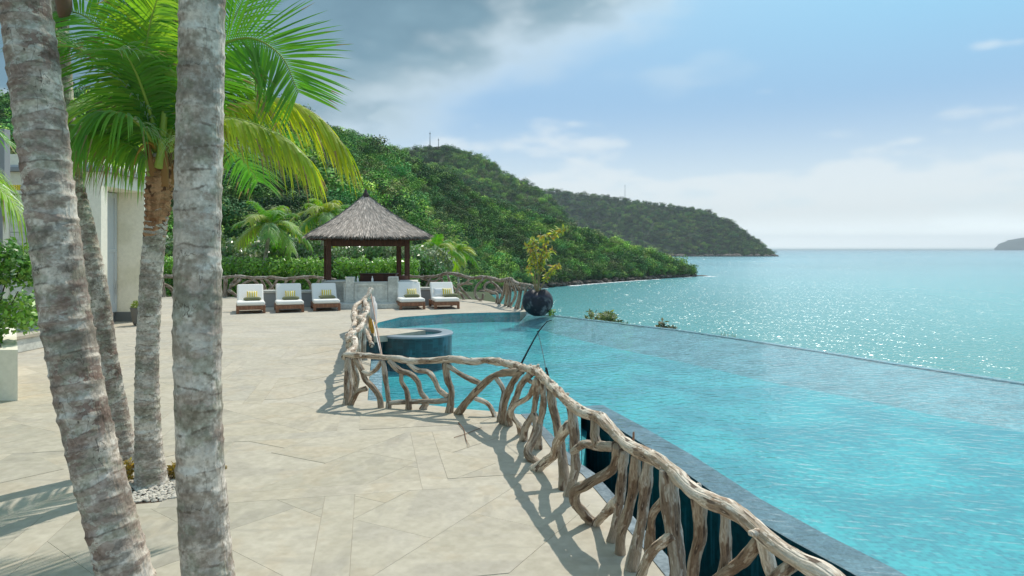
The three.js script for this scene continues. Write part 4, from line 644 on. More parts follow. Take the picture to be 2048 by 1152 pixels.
{
  const dark = [[0.11, 0.21, 0.05], [0.08, 0.23, 0.035], [0.17, 0.24, 0.075], [0.12, 0.27, 0.045]];
  const spots = [[-18.6, 39, 3.4, 2.4], [-16.2, 41, 3.6, 2.2], [-14.9, 39.3, 3.0, 2.0], [-12.6, 40.2, 3.3, 2.1], [-10.6, 39.4, 2.9, 1.9], [-9.0, 40.3, 3.2, 2.0], [-7.1, 39.6, 3.3, 2.0], [-5.6, 40.6, 3.0, 1.9], [-20.8, 40.5, 3.8, 2.3], [-9.8, 46, 4.2, 2.8], [-6.4, 47, 4.0, 2.7], [-13.5, 46, 4.4, 2.8], [-17.6, 47, 4.6, 2.8]];
  const wh = ['left of the larger garden palm', 'behind the trunk of the larger garden palm', 'just right of the larger garden palm', 'under the yellow green palm', 'behind the left pavilion post', 'left of middle between the pavilion posts', 'right of middle between the pavilion posts', 'behind the right pavilion posts', 'beside the villa end wall', 'in the second row, left behind the pavilion', 'in the second row, right behind the pavilion', 'in the second row behind the yellow green palm', 'in the second row left of the larger garden palm'];
  let proto = null;
  spots.forEach(([x, d, h, w], i) => {
    const label = `dark leafy shrub behind the hedge, ${wh[i]}`;
    if (!proto) {
      proto = thing('shrub', label, 'shrub', V(x, -0.4, -d)); const r = rng(33), lobes = []; for (let k = 0; k < 11; k++) { const a = r() * 6.28, q = r() * 0.62; lobes.push([cos(a) * q, 0.35 + r() * 0.6, sin(a) * q, 0.34 + r() * 0.16, 0.26 + r() * 0.1, 0.34 + r() * 0.16]); }
      mesh('foliage', foliage(lobes, 5200, 0.10, dark, 34, { shell: 0.45, slim: 0.55 }), M.gloss, proto);
      const st = []; for (let k = 0; k < 9; k++) { const a = r() * 6.28; st.push(cyl(V(0, 0, 0), V(cos(a) * 0.5, 0.5 + r() * 0.5, sin(a) * 0.5), 0.03, 0.008, 5)); } mesh('stem', join(st), std({ color: C(0.25, 0.2, 0.15) }), proto); proto.scale.set(w, h * 0.78, w);
      info(proto, null, null, 'shrubs behind the hedge');
    } else { const c = copyOf(proto, label, V(x, -0.45 - max(0, d - 44) * 0.25, -d), i * 1.7); c.scale.set(w, h * 0.78, w); }
  });
  // shrubs at the pool's far lip
  const lip = [[0.17, 0.24, 0.055], [0.2, 0.25, 0.07], [0.13, 0.21, 0.045]];
  const bush = (label, px, py0, py1, w, D, n, seed, tone = lip) => { const c = P(px, py1, D), top = P(px, py0, D), t = thing('shrub', label, 'shrub', V(c.x, c.y - 1.6, c.z)), hw = w / F * D / 2, h = top.y - c.y + 1.6, r = rng(seed), lobes = []; for (let k = 0; k < 12; k++) { const q = r() * 2 - 1; lobes.push([q * hw * 0.8, h * (0.35 + 0.42 * (1 - q * q * 0.6) * (0.55 + r() * 0.45)), (r() - 0.5) * hw, hw * (0.2 + r() * 0.12), h * 0.2, hw * 0.3]); } mesh('foliage', foliage(lobes, n, 0.17, tone, seed, { shell: 0.3, slim: 0.4, flat: 0.8 }), M.leaf, t); const st = []; for (let k = 0; k < 10; k++) st.push(cyl(V((r() - 0.5) * hw * 0.4, 0, 0), V((r() - 0.5) * hw * 1.5, h * (0.6 + r() * 0.3), (r() - 0.5) * hw), 0.03, 0.008, 5)); mesh('stem', join(st), M.soil, t); };
  bush('widest olive green bush showing above the pool lip, right of the black planter', 1202, 610, 645, 118, 25.5, 3600, 801);
  bush('small round bush showing above the pool lip, right of the widest bush', 1331, 632, 657, 58, 22.5, 2000, 802, [[0.14, 0.15, 0.03], [0.10, 0.14, 0.03]]);
  const g = thing('grass_tuft', 'few dry pointed leaf tips showing above the pool lip, farthest right', 'plant', V(0, 0, 0)); g.position.copy(P(1455, 672, 19.6)); const L = new Leaves(), r = rng(88); for (let i = 0; i < 22; i++) { const q = (r() - 0.5) * 0.55, up = V((r() - 0.5) * 0.7, 1, (r() - 0.5) * 0.5).normalize(); L.leaf(V(q, -0.5, (r() - 0.5) * 0.3), up, V(1, 0, 0), 0.5 + r() * 0.22, 0.035, [0.26, 0.24, 0.10]); } mesh('blades', L.build(), M.leaf, g);
}
{ // shrub in its planter at the left edge
  const t = thing('shrub', 'glossy green shrub filling the raised planter at the left edge', 'shrub', V(-8.25, 0.7, -11.25)), r = rng(92), lobes = []; for (let k = 0; k < 16; k++) lobes.push([-0.3 + (r() - 0.5) * 1.3, 0.25 + r() * 1.25, (r() - 0.5) * 1.2, 0.33, 0.3, 0.33]);
  mesh('foliage', foliage(lobes, 5200, 0.105, [[0.15, 0.38, 0.025], [0.10, 0.28, 0.02], [0.22, 0.44, 0.04]], 93, { shell: 0.5, slim: 0.5 }), M.gloss, t);
  const st = []; for (let k = 0; k < 9; k++) st.push(cyl(V(-0.3, -0.1, 0), V(-0.3 + (r() - 0.5) * 1.2, 0.7 + r() * 0.6, (r() - 0.5)), 0.025, 0.008, 5)); mesh('stem', join(st), M.soil, t);
  const pl = thing('raised_planter', 'low pale plastered planter wall at the left edge under the glossy shrub', 'planter', V(0, 0, 0));
  mesh('wall', slab([[-11.5, 10.5], [-7.5, 10.5], [-9.75, 13.6], [-10.2, 13.6], [-7.9, 10.72], [-11.5, 10.72]], 0.77, 0, 0.4), M.plaster, pl); mesh('soil', slab([[-11.5, 10.721], [-7.92, 10.721], [-10.2, 13.58], [-11.5, 13.58]], 0.66, 0, 0.4), M.soil, pl);
}

// ---------------------------------------------------------------- villa
{
  const t = thing('villa', 'pale plastered villa at the left with a tall recessed doorway', 'house', V(-11.7, 0, -19.7)), q = (x0, x1, y0, y1, d0, d1, r) => box(x0 + 11.7, x1 + 11.7, y0, y1, -d1 + 19.7, -d0 + 19.7, r);
  mesh('wall', join([q(-17, -11.7, 0, 4.5, 19.7, 20.02), q(-12.6, -11.7, 4.1, 4.5, 20.021, 22.02), q(-17, -11.7, 0, 4.5, 22.021, 22.34), q(-17, -12.66, 0, 4.5, 20.022, 22.02)]), M.plaster, t);
  mesh('ceiling_panel', q(-12.6, -11.75, 4.09, 4.098, 20.03, 22.01, 0.002), M.plaster, t);
  mesh('cornice', q(-17, -11.56, 4.502, 4.62, 19.56, 22.48), M.greyTrim, t); mesh('cornice', q(-17, -11.63, 4.622, 4.69, 19.63, 22.41), std({ color: C(0.5, 0.51, 0.5) }), t);
  mesh('parapet', q(-17, -11.7, 4.692, 5.0, 19.7, 22.34), M.plaster, t);
  mesh('plinth', join([q(-12.62, -11.69, 0, 0.3, 21.99, 22.018, 0.004), q(-12.655, -12.62, 0, 0.3, 20.04, 21.98, 0.004)]), M.darkBase, t);
  for (const d of [20.06, 21.05]) {
    const dr = mesh('door', join([q(-12.64, -12.58, 0.31, 4.06, d, d + 0.94, 0.004)]), M.doorPaint, t), rail = [];
    for (const [a, b, y0, y1] of [[0, 0.12, 0.31, 4.06], [0.82, 0.94, 0.31, 4.06], [0.121, 0.819, 0.31, 0.6], [0.121, 0.819, 3.9, 4.06], [0.121, 0.819, 2.2, 2.3]]) rail.push(q(-12.579, -12.55, y0, y1, d + a, d + b, 0.004)); mesh('door_frame', join(rail), M.doorPaint, dr);
    mesh('handle', join([q(-12.549, -12.50, 1.05, 1.08, d + 0.8, d + 0.83, 0.004), q(-12.515, -12.49, 0.86, 1.3, d + 0.8, d + 0.83, 0.008)]), M.steel, dr);
  }
  const w = thing('garden_wall', 'tall grey concrete screen wall at the left edge in front of the villa', 'wall', V(-12, 0, -16.6)), k = (x0, x1, y0, y1, d0, d1, r = 0.01) => box(x0 + 12, x1 + 12, y0, y1, -d1 + 16.6, -d0 + 16.6, r);
  let y = 0; for (const hgt of [0.9, 0.9, 0.9, 0.9]) { mesh('panel', k(-12.05, -10.9, y + 0.004, y + hgt - 0.004, 16.6, 16.85), M.concrete, w); y += hgt; }
  mesh('edge_post', k(-12.19, -12.054, 0, 3.62, 16.56, 16.85), M.plaster, w); mesh('cap', k(-12.2, -10.9, 3.622, 3.70, 16.54, 16.88), M.concrete, w); mesh('dark_post', k(-12.6, -12.25, 0, 5.2, 16.7, 16.9), M.greyTrim, w);
  const slats = []; for (let i = 0; i < 9; i++) slats.push(k(-12.15 + i * 0.055, -12.115 + i * 0.055, 3.705, 3.84, 16.6, 16.64, 0.004)); mesh('yellow_trim', join(slats), M.yellow, w);
  const s = thing('stone_step', 'pale stone step block below the grey screen wall at the left', 'step', V(-11.3, 0, -15)); mesh('tread', box(-1.6, 0.42, 0.30, 0.38, -1.4, 0.1), M.stone[2], s); mesh('riser', box(-1.55, 0.37, 0, 0.299, -1.35, 0.05), M.concrete, s);
  const p = thing('potted_plant', 'dark grey planter pot with a small yellow green plant beside the villa doorway', 'potted plant', V(-11.25, 0, -20.9));
  mesh('pot', new THREE.LatheGeometry([[0, 0], [0.15, 0], [0.19, 0.1], [0.22, 0.3], [0.25, 0.5], [0.27, 0.52], [0.25, 0.54], [0.23, 0.5], [0, 0.48]].map(([a, b]) => new THREE.Vector2(a, b)), 24), std({ color: C(0.12, 0.12, 0.115), roughness: 0.6 }), p);
  mesh('foliage', foliage([[0, 0.62, 0, 0.22, 0.12, 0.22]], 260, 0.09, [[0.3, 0.4, 0.04], [0.2, 0.34, 0.03]], 5), M.leaf, p);
}
// pebble bed at the young palm's foot
{
  const c = G(305, 972), r = rng(51), t = thing('pebble_bed', 'round bed of white pebbles at the foot of the young palm', 'pebbles', V(c.x, 0, c.z)), parts = [], base = new THREE.IcosahedronGeometry(1, 1);
  for (let i = 0; i < 1500; i++) { const a = r() * 6.28, q = 0.55 * sqrt(r()), s = 0.008 + r() * 0.010, g = base.clone(); g.scale(s * (1 + r() * 0.6), s * 0.75, s * (1 + r() * 0.3)); g.rotateY(r() * 6); g.translate(cos(a) * q * 1.05, 0.002 + r() * 0.012, sin(a) * q * 0.82); const col = [], k = 0.45 + r() * 0.3; for (let m = 0; m < g.attributes.position.count; m++) col.push(k * 0.92, k * 0.84, k * 0.72); g.setAttribute('color', new THREE.Float32BufferAttribute(col, 3)); parts.push(g); }
  mesh('pebbles', mergeGeometries(parts.map(flat)), M.rock, t).userData.kind = 'stuff'; mesh('bed', slab(Array.from({ length: 40 }, (_, i) => [cos(i / 40 * 6.283) * 0.59, sin(i / 40 * 6.283) * 0.47]), -0.004, -0.2), M.soil, t);
  mesh('edging', box(0.02, 0.5, -0.02, 0.03, -0.56, -0.52), std({ color: C(0.3, 0.22, 0.1) }), t);
  for (const [px, py, h, seed, label] of [[256, 968, 0.24, 1, 'small yellow flowering plant left of the young palm trunk'], [350, 958, 0.15, 2, 'small orange yellow plant on the pebbles right of the young palm trunk']]) { const g = G(px, py), y = thing('yellow_plant', label, 'plant', V(g.x, 0, g.z)); mesh('foliage', foliage([[0, h * 0.55, 0, 0.07, h * 0.45, 0.07]], 240, 0.045, [[0.42, 0.30, 0.015], [0.32, 0.28, 0.02], [0.45, 0.2, 0.02]], seed, { shell: 0.1, flat: 1 }), M.leaf, y); }
}

// ---------------------------------------------------------------- thatched pavilion and bar
{
  const c = V(-6.32, 0, -29.9), turn = 0.3, t = thing('pavilion', 'open bar pavilion with a grey thatched hip roof on dark timber posts', 'pavilion', c, turn), W = 2.38, Dp = 2.0, ye = 2.86, ya = 4.62, r = rng(71);
  const eave = [[-W, -Dp], [W, -Dp], [W, Dp], [-W, Dp]], roofPos = [], ridge = V(0, ya, 0);
  const at = (i, s, v, lift = 0) => { const a = eave[i], b = eave[(i + 1) % 4], x = lerp(a[0], b[0], s), z = lerp(a[1], b[1], s), k = 1 - v, bow = -0.10 * sin(PI * v); return V(x * k, lerp(ye, ya, v) + bow + lift, z * k); };
  const pos = [], idx = []; for (let i = 0; i < 4; i++) { const n = 16, o = pos.length / 3; for (let a = 0; a <= n; a++) for (let b = 0; b <= n; b++) { const p = at(i, a / n, b / n); pos.push(p.x, p.y, p.z); if (a && b) { const k = o + a * (n + 1) + b, m = k - n - 1; idx.push(m - 1, m, k - 1, m, k, k - 1); } } }
  const g = new THREE.BufferGeometry(); g.setAttribute('position', new THREE.Float32BufferAttribute(pos, 3)); g.setIndex(idx); g.computeVertexNormals();
  const roof = mesh('roof', g, std({ color: C(0.15, 0.13, 0.115), roughness: 1 }), t), L = new Leaves();
  for (let i = 0; i < 4; i++) for (let k = 0; k < 7000; k++) {
    const v = 1 - sqrt(r()) * 1.0, s = clamp(0.5 + (r() - 0.5) * 1.02), p = at(i, s, clamp(v, 0, 0.985), 0.03 + r() * 0.05), q = at(i, s, clamp(v, 0, 0.98) - 0.02, 0.0), d = q.sub(at(i, s, clamp(v, 0, 0.98))).normalize(), side = V(eave[(i + 1) % 4][0] - eave[i][0], 0, eave[(i + 1) % 4][1] - eave[i][1]).normalize();
    d.addScaledVector(side, (r() - 0.5) * 0.35).normalize(); const tone = 0.30 + r() * r() * 0.55; L.leaf(p, d, side, 0.16 + r() * 0.22, 0.016 + r() * 0.03, [tone * 1.18, tone * 0.97, tone * 0.8]);
  }
  for (let i = 0; i < 4; i++) for (let k = 0; k < 1300; k++) { const p = at(i, r(), 0.004, -0.06 + r() * 0.1), d = V(p.x, -1.2, p.z).normalize(), e = V(p.x * 0.22, -0.9, p.z * 0.22).normalize(), tone = 0.09 + r() * 0.2; const side = V(eave[(i + 1) % 4][0] - eave[i][0], 0, eave[(i + 1) % 4][1] - eave[i][1]).normalize(); L.leaf(p, e.lerp(d, r() * 0.3).normalize(), side, 0.10 + r() * 0.1, 0.02 + r() * 0.03, [tone, tone * 0.92, tone * 0.82]); }
  for (let i = 0; i < 4; i++) for (let k = 0; k < 900; k++) { const v = r() * 0.97, p = at(i, 0, v, 0.05 + r() * 0.03), d = at(i, 0, v - 0.03 < 0 ? 0 : v - 0.03).sub(at(i, 0, v + 0.01)).normalize(), tone = 0.14 + r() * 0.26; L.leaf(p, d, randomDir(r), 0.2 + r() * 0.15, 0.02 + r() * 0.03, [tone, tone * 0.92, tone * 0.83]); }
  mesh('thatch', L.build(), std({ vertexColors: true, roughness: 1 }), roof).userData.kind = 'stuff';
  mesh('finial', new THREE.LatheGeometry([[0, -0.1], [0.17, -0.08], [0.13, 0.05], [0.07, 0.12], [0.06, 0.2], [0.03, 0.26], [0, 0.3]].map(([a, b]) => new THREE.Vector2(a, b + ya)), 16), std({ color: C(0.05, 0.035, 0.03), roughness: 0.8 }), roof);
  mesh('eave_board', join([box(-W + 0.1, W - 0.1, ye - 0.17, ye - 0.06, Dp - 0.2, Dp - 0.1), box(-W + 0.1, W - 0.1, ye - 0.17, ye - 0.06, -Dp + 0.1, -Dp + 0.2), box(-W + 0.1, -W + 0.2, ye - 0.168, ye - 0.062, -Dp + 0.21, Dp - 0.21), box(W - 0.2, W - 0.1, ye - 0.168, ye - 0.062, -Dp + 0.21, Dp - 0.21)]), M.darkWood, roof);
  const px = 1.6, pz = 1.25; for (const [a, b] of [[-px, pz], [px, pz], [-px, -pz], [px, -pz]]) mesh('post', box(a - 0.1, a + 0.1, 0, ye - 0.05, b - 0.1, b + 0.1, 0.015, 1.5), M.darkWood, t);
  for (const b of [pz, -pz]) mesh('beam', box(-px + 0.101, px - 0.101, 2.42, 2.66, b - 0.07, b + 0.07, 0.01, 1.5), M.darkWood, t); for (const a of [px, -px]) mesh('beam', box(a - 0.07, a + 0.07, 2.42, 2.66, -pz + 0.101, pz - 0.101, 0.01, 1.5), M.darkWood, t);
  for (const [a, b] of [[-px, pz], [px, pz], [-px, -pz], [px, -pz]]) mesh('rafter', cyl(V(a * 1.02, ye - 0.15, b * 1.02), V(a * 0.1, ya - 0.35, b * 0.1), 0.05, 0.05, 6), M.darkWood, roof);
  mesh('post_base', join([[-px, pz], [px, pz], [-px, -pz], [px, -pz]].map(([a, b]) => box(a - 0.2, a + 0.2, 0, 0.95, b - 0.2, b + 0.2, 0.02))), M.concrete, t);

  const bar = thing('bar_counter', 'grey stone bar counter with two piers and recessed front panels under the thatched roof', 'bar counter', V(-5.5, 0, -27.2), 0.1), q = (x0, x1, y0, y1, z0, z1, rr) => box(x0, x1, y0, y1, z0, z1, rr);
  mesh('counter', q(-1.10, 1.02, 0.18, 0.97, -0.45, 0), M.concrete, bar); mesh('counter_top', q(-0.72, 0.64, 0.972, 1.0, -0.5, 0.025), M.concrete, bar);
  for (const [a, b] of [[-1.02, -0.70], [0.62, 1.0]]) mesh('pier', q(a, b, 0.2, 1.2, -0.42, 0.04), M.concrete, bar);
  const fr = []; for (const [x0, x1, y0, y1] of [[-0.68, 0.6, 0.86, 0.95], [-0.68, 0.6, 0.2, 0.32], [-0.68, -0.56, 0.321, 0.859], [0.48, 0.6, 0.321, 0.859]]) fr.push(q(x0, x1, y0, y1, 0.001, 0.035, 0.006)); mesh('panel_frame', join(fr), M.concrete, bar);
  mesh('step', q(-1.5, 1.75, 0, 0.18, -0.5, 0.5), M.concrete, bar); mesh('step', q(-1.4, 1.5, 0.181, 0.2, -0.5, 0.2, 0.004), M.concrete, bar);
  for (const [a, b, y] of [[-1.85, -1.12, 0.97], [1.04, 1.7, 0.95]]) { mesh('side_counter', q(a, b, 0.18, y, -1.6, -0.3), M.concrete, bar); mesh('side_top', q(a - 0.04, b + 0.04, y + 0.002, y + 0.06, -1.65, -0.26), M.concrete, bar); }
  const bk = thing('back_bar', 'dark brown timber back bar cabinet behind the stone counter', 'cabinet', V(-5.7, 0, -29.6)); mesh('cabinet', box(-0.75, 0.75, 0, 1.22, -0.25, 0.25), M.barWood, bk); mesh('cabinet_top', box(-0.8, 0.8, 1.222, 1.26, -0.28, 0.28), M.barWood, bk); mesh('door', join([box(-0.7, -0.02, 0.1, 1.15, 0.252, 0.27, 0.004), box(0.02, 0.7, 0.1, 1.15, 0.252, 0.27, 0.004)]), M.barWood, bk);
  const shade = thing('bar_stool', 'reddish brown stool beside the dark back bar', 'stool', V(-4.55, 0, -29.2)); mesh('seat', new THREE.CylinderGeometry(0.22, 0.2, 0.32, 20).translate(0, 1.02, 0), std({ color: C(0.16, 0.07, 0.05) }), shade); for (const [a, b] of [[1, 1], [1, -1], [-1, 1], [-1, -1]]) mesh('leg', cyl(V(a * 0.2, 0, b * 0.2), V(a * 0.14, 0.87, b * 0.14), 0.02), M.darkWood, shade);
  const bottle = (label, x, mat) => { const b = thing('bottle', label, 'bottle', V(x, 1.0, -27.35), 0); mesh('glass', new THREE.LatheGeometry([[0, 0], [0.04, 0], [0.042, 0.12], [0.016, 0.17], [0.015, 0.23], [0, 0.235]].map(([p, s]) => new THREE.Vector2(p, s)), 14), mat, b); };
  bottle('small white jar on the left end of the stone counter top', -6.1, M.offWhite); bottle('small pale jug in the middle of the stone counter top', -5.52, M.offWhite);
  for (const [label, x0, x1, d, y] of [['low grey stone wall behind the three left loungers', -9.9, -7.42, 27.6, 0.66], ['low grey stone wall behind the two right loungers', -4.2, -2.95, 28.6, 0.72]]) { const w = thing('low_wall', label, 'wall', V((x0 + x1) / 2, 0, -d)), hw = (x1 - x0) / 2; mesh('wall', box(-hw, hw, 0, y - 0.1, -0.2, 0.2), M.greyTrim, w); mesh('coping', box(-hw - 0.03, hw + 0.03, y - 0.098, y, -0.24, 0.24), M.concrete, w); }
}

// ---------------------------------------------------------------- sun loungers, pillows
const stripes = tex(128, 32, (u, v) => { const k = (u * 4.5) % 1; return k < 0.52 ? [226, 196, 62] : [238, 232, 206]; });
const stripeMat = std({ map: stripes, roughness: 0.9 });
function pillowGeo(w, h, d) { const g = new THREE.BoxGeometry(w, h, d, 14, 14, 4), p = g.attributes.position; for (let i = 0; i < p.count; i++) { const x = p.getX(i) / (w / 2), y = p.getY(i) / (h / 2), z = p.getZ(i), f = pow(max(0, 1 - pow(abs(x), 3.2)) * max(0, 1 - pow(abs(y), 3.2)), 0.5); p.setXYZ(i, p.getX(i) * (1 - 0.07 * (1 - abs(y)) * abs(x)), p.getY(i) * (1 - 0.07 * (1 - abs(x)) * abs(y)), z * (0.10 + 0.9 * f)); } g.computeVertexNormals(); return g; }
{
  const spots = [[502, 627, 22, 'first from the left beside the palm trunk'], [580, 625, 21, 'second from the left'], [654, 622, 20, 'third from the left, left of the bar counter'], [825, 619, 16, 'just right of the stone bar counter'], [894, 618, 15, 'rightmost, with an extra white pillow']];
  let proto, pil, tow; const W = 0.98;
  spots.forEach(([px, py, deg, where], i) => {
    const p = G(px, py), a = deg * PI / 180, label = `wooden sun lounger with white cushions, ${where}`; p.y = 0;
    if (!proto) {
      proto = thing('sun_lounger', label, 'sun lounger', p, a, 'sun loungers facing the pool');
      mesh('frame', join([box(-W / 2, W / 2, 0.13, 0.27, -0.03, 0.03, 0.008, 2), box(-W / 2, -W / 2 + 0.06, 0.13, 0.27, -1.5, -0.031, 0.008, 2), box(W / 2 - 0.06, W / 2, 0.13, 0.27, -1.5, -0.031, 0.008, 2), box(-W / 2 + 0.061, W / 2 - 0.061, 0.2, 0.24, -1.48, -0.032, 0.008, 2)]), M.wood, proto);
      for (const [x, z] of [[-W / 2 + 0.05, 0], [W / 2 - 0.05, 0], [-W / 2 + 0.05, -1.44], [W / 2 - 0.05, -1.44]]) mesh('leg', box(x - 0.05, x + 0.05, 0, 0.131, z - 0.028, z + 0.028, 0.006, 2), M.wood, proto);
      const cush = (w, h, l) => { const g = new RoundedBoxGeometry(w, h, l, 4, h * 0.42), q = g.attributes.position; for (let k = 0; k < q.count; k++) q.setY(k, q.getY(k) + (q.getY(k) > 0 ? 0.016 * cos(q.getX(k) / w * PI) * cos(q.getZ(k) / l * PI) + 0.005 * noise3(q.getX(k) * 9, 1, q.getZ(k) * 9) : 0)); g.computeVertexNormals(); return g; };
      const s = mesh('seat_cushion', cush(W - 0.02, 0.15, 0.98), M.cushion, proto); s.position.set(0, 0.345, -0.47);
      const b = mesh('back_cushion', cush(W - 0.06, 0.15, 0.86), M.cushion, proto); b.position.set(0, 0.62, -1.13); b.rotation.x = 0.93;
      mesh('back_support', box(-W / 2 + 0.05, W / 2 - 0.05, -0.02, 0.02, -0.4, 0.4, 0.008, 2), M.wood, proto).position.set(0, 0.55, -1.2); proto.children.at(-1).rotation.x = 0.93;
    } else copyOf(proto, label, p, a).traverse((o) => { if (o.name === 'back_cushion') { o.rotation.x += [0, 0.05, -0.04, 0.03, -0.05][i]; o.position.x += [0, 0.015, -0.01, 0.012, -0.015][i]; } if (o.name === 'seat_cushion') o.rotation.y = [0, 0.012, -0.015, 0.01, 0.018][i]; });
    const rel = (x, y, z) => V(x, y, z).applyAxisAngle(V(0, 1, 0), a).add(p);
    const n = ['first lounger from the left', 'second lounger from the left', 'third lounger from the left', 'lounger right of the bar counter', 'rightmost lounger'][i];
    const pp = rel(i === 4 ? 0.16 : i === 3 ? 0.1 : 0.06, 0.425, -0.88), pt = rel(i === 4 ? 0.24 : 0.06, 0.425, -0.60);
    if (!pil) {
      pil = thing('pillow', `yellow and white striped pillow on the ${n}`, 'pillow', pp, a, 'striped pillows on the loungers'); const g = mesh('cover', pillowGeo(0.36, 0.34, 0.13), stripeMat, pil); g.position.set(0, 0.16, -0.02); g.rotation.x = -0.5;
      tow = thing('bolster', `olive green bolster lying on the ${n}`, 'bolster', pt, a, 'olive bolsters on the loungers'); const b = mesh('cover', pillowGeo(0.62, 0.26, 0.14), M.olive, tow); b.rotation.x = -PI / 2 + 0.1; b.position.y = 0.055;
    } else { copyOf(pil, `yellow and white striped pillow on the ${n}`, pp, a); copyOf(tow, `olive green bolster lying on the ${n}`, pt, a + [0, -0.08, 0.1, -0.05, 0.06][i]); }
    if (i === 4) { const w = thing('pillow', 'plain white pillow behind the striped one on the rightmost lounger', 'pillow', rel(-0.16, 0.43, -0.92), a); const g = mesh('cover', pillowGeo(0.42, 0.36, 0.12), M.offWhite, w); g.position.set(0, 0.16, -0.04); g.rotation.x = -0.5; }
  });
}

// ---------------------------------------------------------------- black planter at the pool's end
{
  const c = V(0.9, -0.03, -24.3), t = thing('coco_planter', 'large black two lobed planter shaped like a double coconut at the far pool edge', 'planter', c);
  const g = new THREE.SphereGeometry(1, 64, 48), p = g.attributes.position, col = [];
  for (let i = 0; i < p.count; i++) {
    let x = p.getX(i), y = p.getY(i), z = p.getZ(i); const gr = exp(-x * x * 34) * smooth(-0.75, 0.35, y + abs(z) * 0.2), top = 1 - 0.20 * exp(-x * x * 9) * smooth(0.1, 1, y);
    const k = 1 - 0.17 * gr; x *= 0.545; y = y * 0.5 * top * (y > 0 ? 1.04 : 1); z *= 0.44 * k; y *= 1 - 0.12 * gr;
    p.setXYZ(i, x, y + 0.47, z); const n = fbm3(x * 5, y * 5 + 9, z * 5, 5) + fbm3(x * 16, y * 16, z * 16, 3) * 0.6, w = smooth(-0.08, 0.26, n) * smooth(0.36, 0.02, y + n * 0.25); const m = lerp(0.012, 0.16, w); col.push(m, m * 1.02, m * (w > 0.2 ? 1.08 : 1.7));
  }
  g.setAttribute('color', new THREE.Float32BufferAttribute(col, 3)); g.computeVertexNormals(); mesh('shell', g, phys({ vertexColors: true, roughness: 0.72, clearcoat: 0.12, clearcoatRoughness: 0.4 }), t);
  const pl = thing('planted_shrub', 'straggly yellow green plant growing out of the black double coconut planter', 'plant', V(c.x, 0.8, c.z)), o = pl.position, loc = (px, py, d = 0) => P(px, py, 24.3 + d).sub(o);
  const stems = [[[1075, 585], [1076, 540], [1072, 510], [1066, 490], [1060, 478]], [[1076, 585], [1080, 545], [1083, 510], [1092, 485], [1108, 468], [1128, 456]], [[1072, 585], [1066, 560], [1060, 535], [1062, 505], [1052, 492]], [[1078, 585], [1090, 560], [1104, 540], [1116, 528]], [[1077, 585], [1079, 560], [1084, 530], [1096, 505], [1108, 500]], [[1074, 585], [1070, 555], [1074, 520], [1070, 496], [1082, 474], [1112, 464], [1138, 453]]];
  stems.forEach((s, i) => mesh('stem', sweep(s.map(([x, y], k) => loc(x, y, (i % 3 - 1) * 0.12 * k)), (k) => 0.026 * (1 - 0.7 * k), { step: 0.06, rs: 7, amp: 0.15 }), std({ color: C(0.30, 0.22, 0.10), roughness: 0.8 }), pl));
  const L = new Leaves(), r = rng(19); stems.forEach((s) => { const cv = new THREE.CatmullRomCurve3(s.map(([x, y]) => loc(x, y))); for (let i = 0; i < 90; i++) { const q = cv.getPointAt(clamp(0.42 + r() * 0.58)), d = randomDir(r); d.y -= 0.5; d.normalize(); q.add(randomDir(r).multiplyScalar(0.09 * r())); const k = r(); L.leaf(q, d, d.clone().cross(randomDir(r)).normalize(), 0.10 + r() * 0.17, 0.06 + r() * 0.05, k < 0.5 ? jitter([0.60, 0.60, 0.05], r) : k < 0.75 ? jitter([0.32, 0.46, 0.05], r) : jitter([0.55, 0.36, 0.07], r)); } });
  mesh('foliage', L.build(), M.leaf, pl);
  const w = thing('weed', 'tiny bright green plant at the right foot of the black planter', 'plant', V(1.38, -0.03, -24.2)); mesh('foliage', foliage([[0, 0.1, 0, 0.13, 0.1, 0.1]], 90, 0.09, [[0.2, 0.36, 0.03]], 3), M.leaf, w);
}
// a slim pole with gathered cloth leaning on the railing's end
{
  const o = P(772, 718, 14.0); const t = thing('cloth_pole', 'slim pole with a gathered white and orange cloth leaning behind the railing corner', 'pole', V(o.x, 0, o.z)), b = t.position, loc = (x, y, d) => P(x, y, d).sub(b);
  mesh('pole', join([cyl(loc(742, 588, 15.6), loc(766, 725, 13.4), 0.014, 0.016)]), std({ color: C(0.33, 0.2, 0.14), roughness: 0.5 }), t); mesh('inner_pole', cyl(loc(745, 640, 15.0), loc(762, 710, 13.7), 0.012, 0.012), std({ color: C(0.75, 0.7, 0.66), roughness: 0.4 }), t);
  const cloth = (px, y0, y1, w, mat, nm, d = 0) => { const g = sweep([loc(px - 1, y0, 15.55 + d), loc(px, lerp(y0, y1, 0.35), 15.3 + d), loc(px, lerp(y0, y1, 0.7), 15.1 + d), loc(px + 1, y1, 15.0 + d)], (k) => w * (0.15 + 0.95 * sin(PI * clamp(0.04 + k * 0.86))), { step: 0.03, rs: 22, amp: 0.0 }); const p = g.attributes.position; for (let i = 0; i < p.count; i++) { const n = 0.018 * sin(p.getX(i) * 90 + p.getY(i) * 5); p.setX(i, p.getX(i) + n * 0.6); p.setZ(i, p.getZ(i) + n); } g.computeVertexNormals(); return mesh(nm, g, mat, t); };
  cloth(747.5, 594, 656, 0.075, phys({ color: C(0.72, 0.68, 0.64), roughness: 0.9, transmission: 0.35, thickness: 0, side: THREE.DoubleSide }), 'white_cloth', 0.03); cloth(744, 622, 666, 0.062, phys({ color: C(0.62, 0.34, 0.03), roughness: 0.9, transmission: 0.3, thickness: 0, side: THREE.DoubleSide }), 'orange_cloth', -0.12);
}
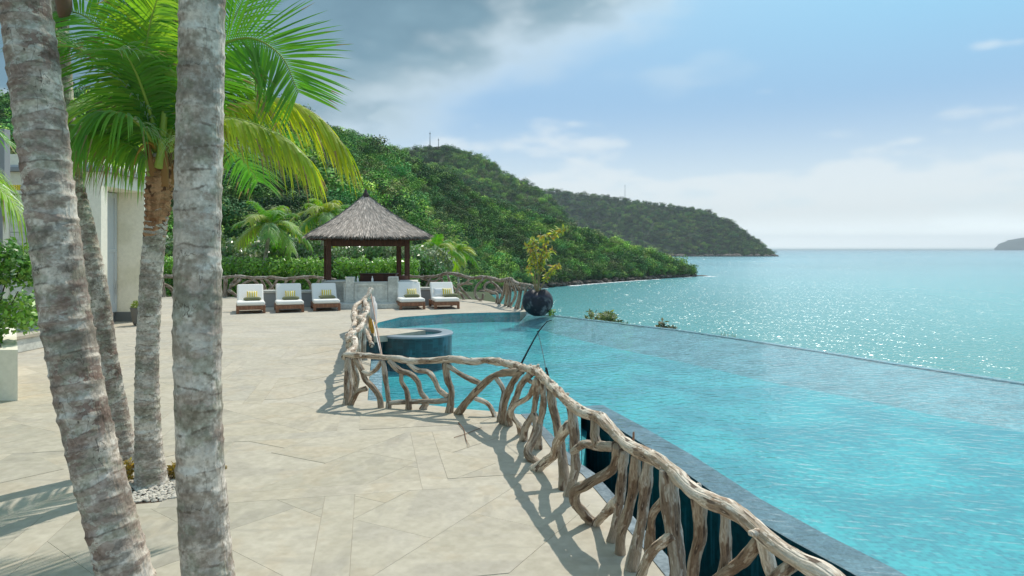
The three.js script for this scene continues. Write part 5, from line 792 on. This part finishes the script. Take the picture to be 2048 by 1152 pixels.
{ // dark rods tied to the railing above the pool
  const a = P(1030, 738, 9.0), t = thing('rod', 'thin dark rod slanting up from the near railing over the pool, with a line', 'rod', V(a.x, 0, a.z)), b = t.position, loc = (x, y, d) => P(x, y, d).sub(b);
  mesh('shaft', sweep([loc(1036, 740, 8.85), loc(1062, 690, 8.9), loc(1079, 661, 8.95), loc(1095, 642, 9.0)], (k) => 0.015 * (1 - 0.6 * k), { step: 0.05, rs: 7 }), M.black, t); mesh('tip', join([cyl(loc(1079, 661, 8.95), loc(1074, 664, 8.95), 0.007), cyl(loc(1092, 644, 9.0), loc(1103, 640, 9.02), 0.006)]), M.black, t);
  mesh('line', sweep([loc(1076, 665, 8.95), loc(1086, 708, 8.5), loc(1094, 752, 8.1)], () => 0.004, { step: 0.1, rs: 5 }), M.black, t); mesh('reel', join([cyl(loc(1092, 735, 8.1), loc(1097, 755, 8.08), 0.014, 0.012), cyl(loc(1090, 741, 8.1), loc(1096, 743, 8.1), 0.012)]), M.black, t);
  const k = thing('black_clip', 'short black strip lying on the corner of the weir wall', 'strip', P(1172, 816, 9.7)); k.position.y = 0.0; mesh('strip', sweep([V(-0.06, 0.03, -0.25), V(0, 0.03, 0), V(0.16, 0.01, 0.35)], () => 0.016, { step: 0.05, rs: 6 }), M.black, k);
  const w = thing('wooden_peg', 'small reddish wooden peg standing behind the near railing', 'peg', V(1.08, 0, -6.2)); mesh('stick', sweep([V(0, 0.3, 0), V(0.005, 0.5, 0), V(0.01, 0.66, 0)], (q) => 0.016 * (1.1 - 0.5 * q), { step: 0.05, rs: 8, amp: 0.15 }), std({ color: C(0.4, 0.2, 0.12) }), w);
  const tw = thing('twig', 'thin dark forked twig lying on the paving by the near railing', 'twig', G(925, 862)), q = tw.position, gp = (x, y) => G(x, y).sub(q).add(V(0, 0.012, 0)); q.y = 0; mesh('stem', sweep([gp(917, 847), gp(928, 862), gp(931, 878), gp(940, 894)], (s) => 0.006 * (1.2 - s), { step: 0.04, rs: 6 }), M.rust, tw); mesh('side_twig', sweep([gp(930, 872), gp(933, 886), gp(937, 898)], (s) => 0.004 * (1.2 - s), { step: 0.04, rs: 6 }), M.rust, tw); mesh('side_twig', sweep([gp(908, 877), gp(930, 870), gp(963, 857)], () => 0.004, { step: 0.05, rs: 6 }), M.rust, tw);
}

renderer.render(scene, camera);
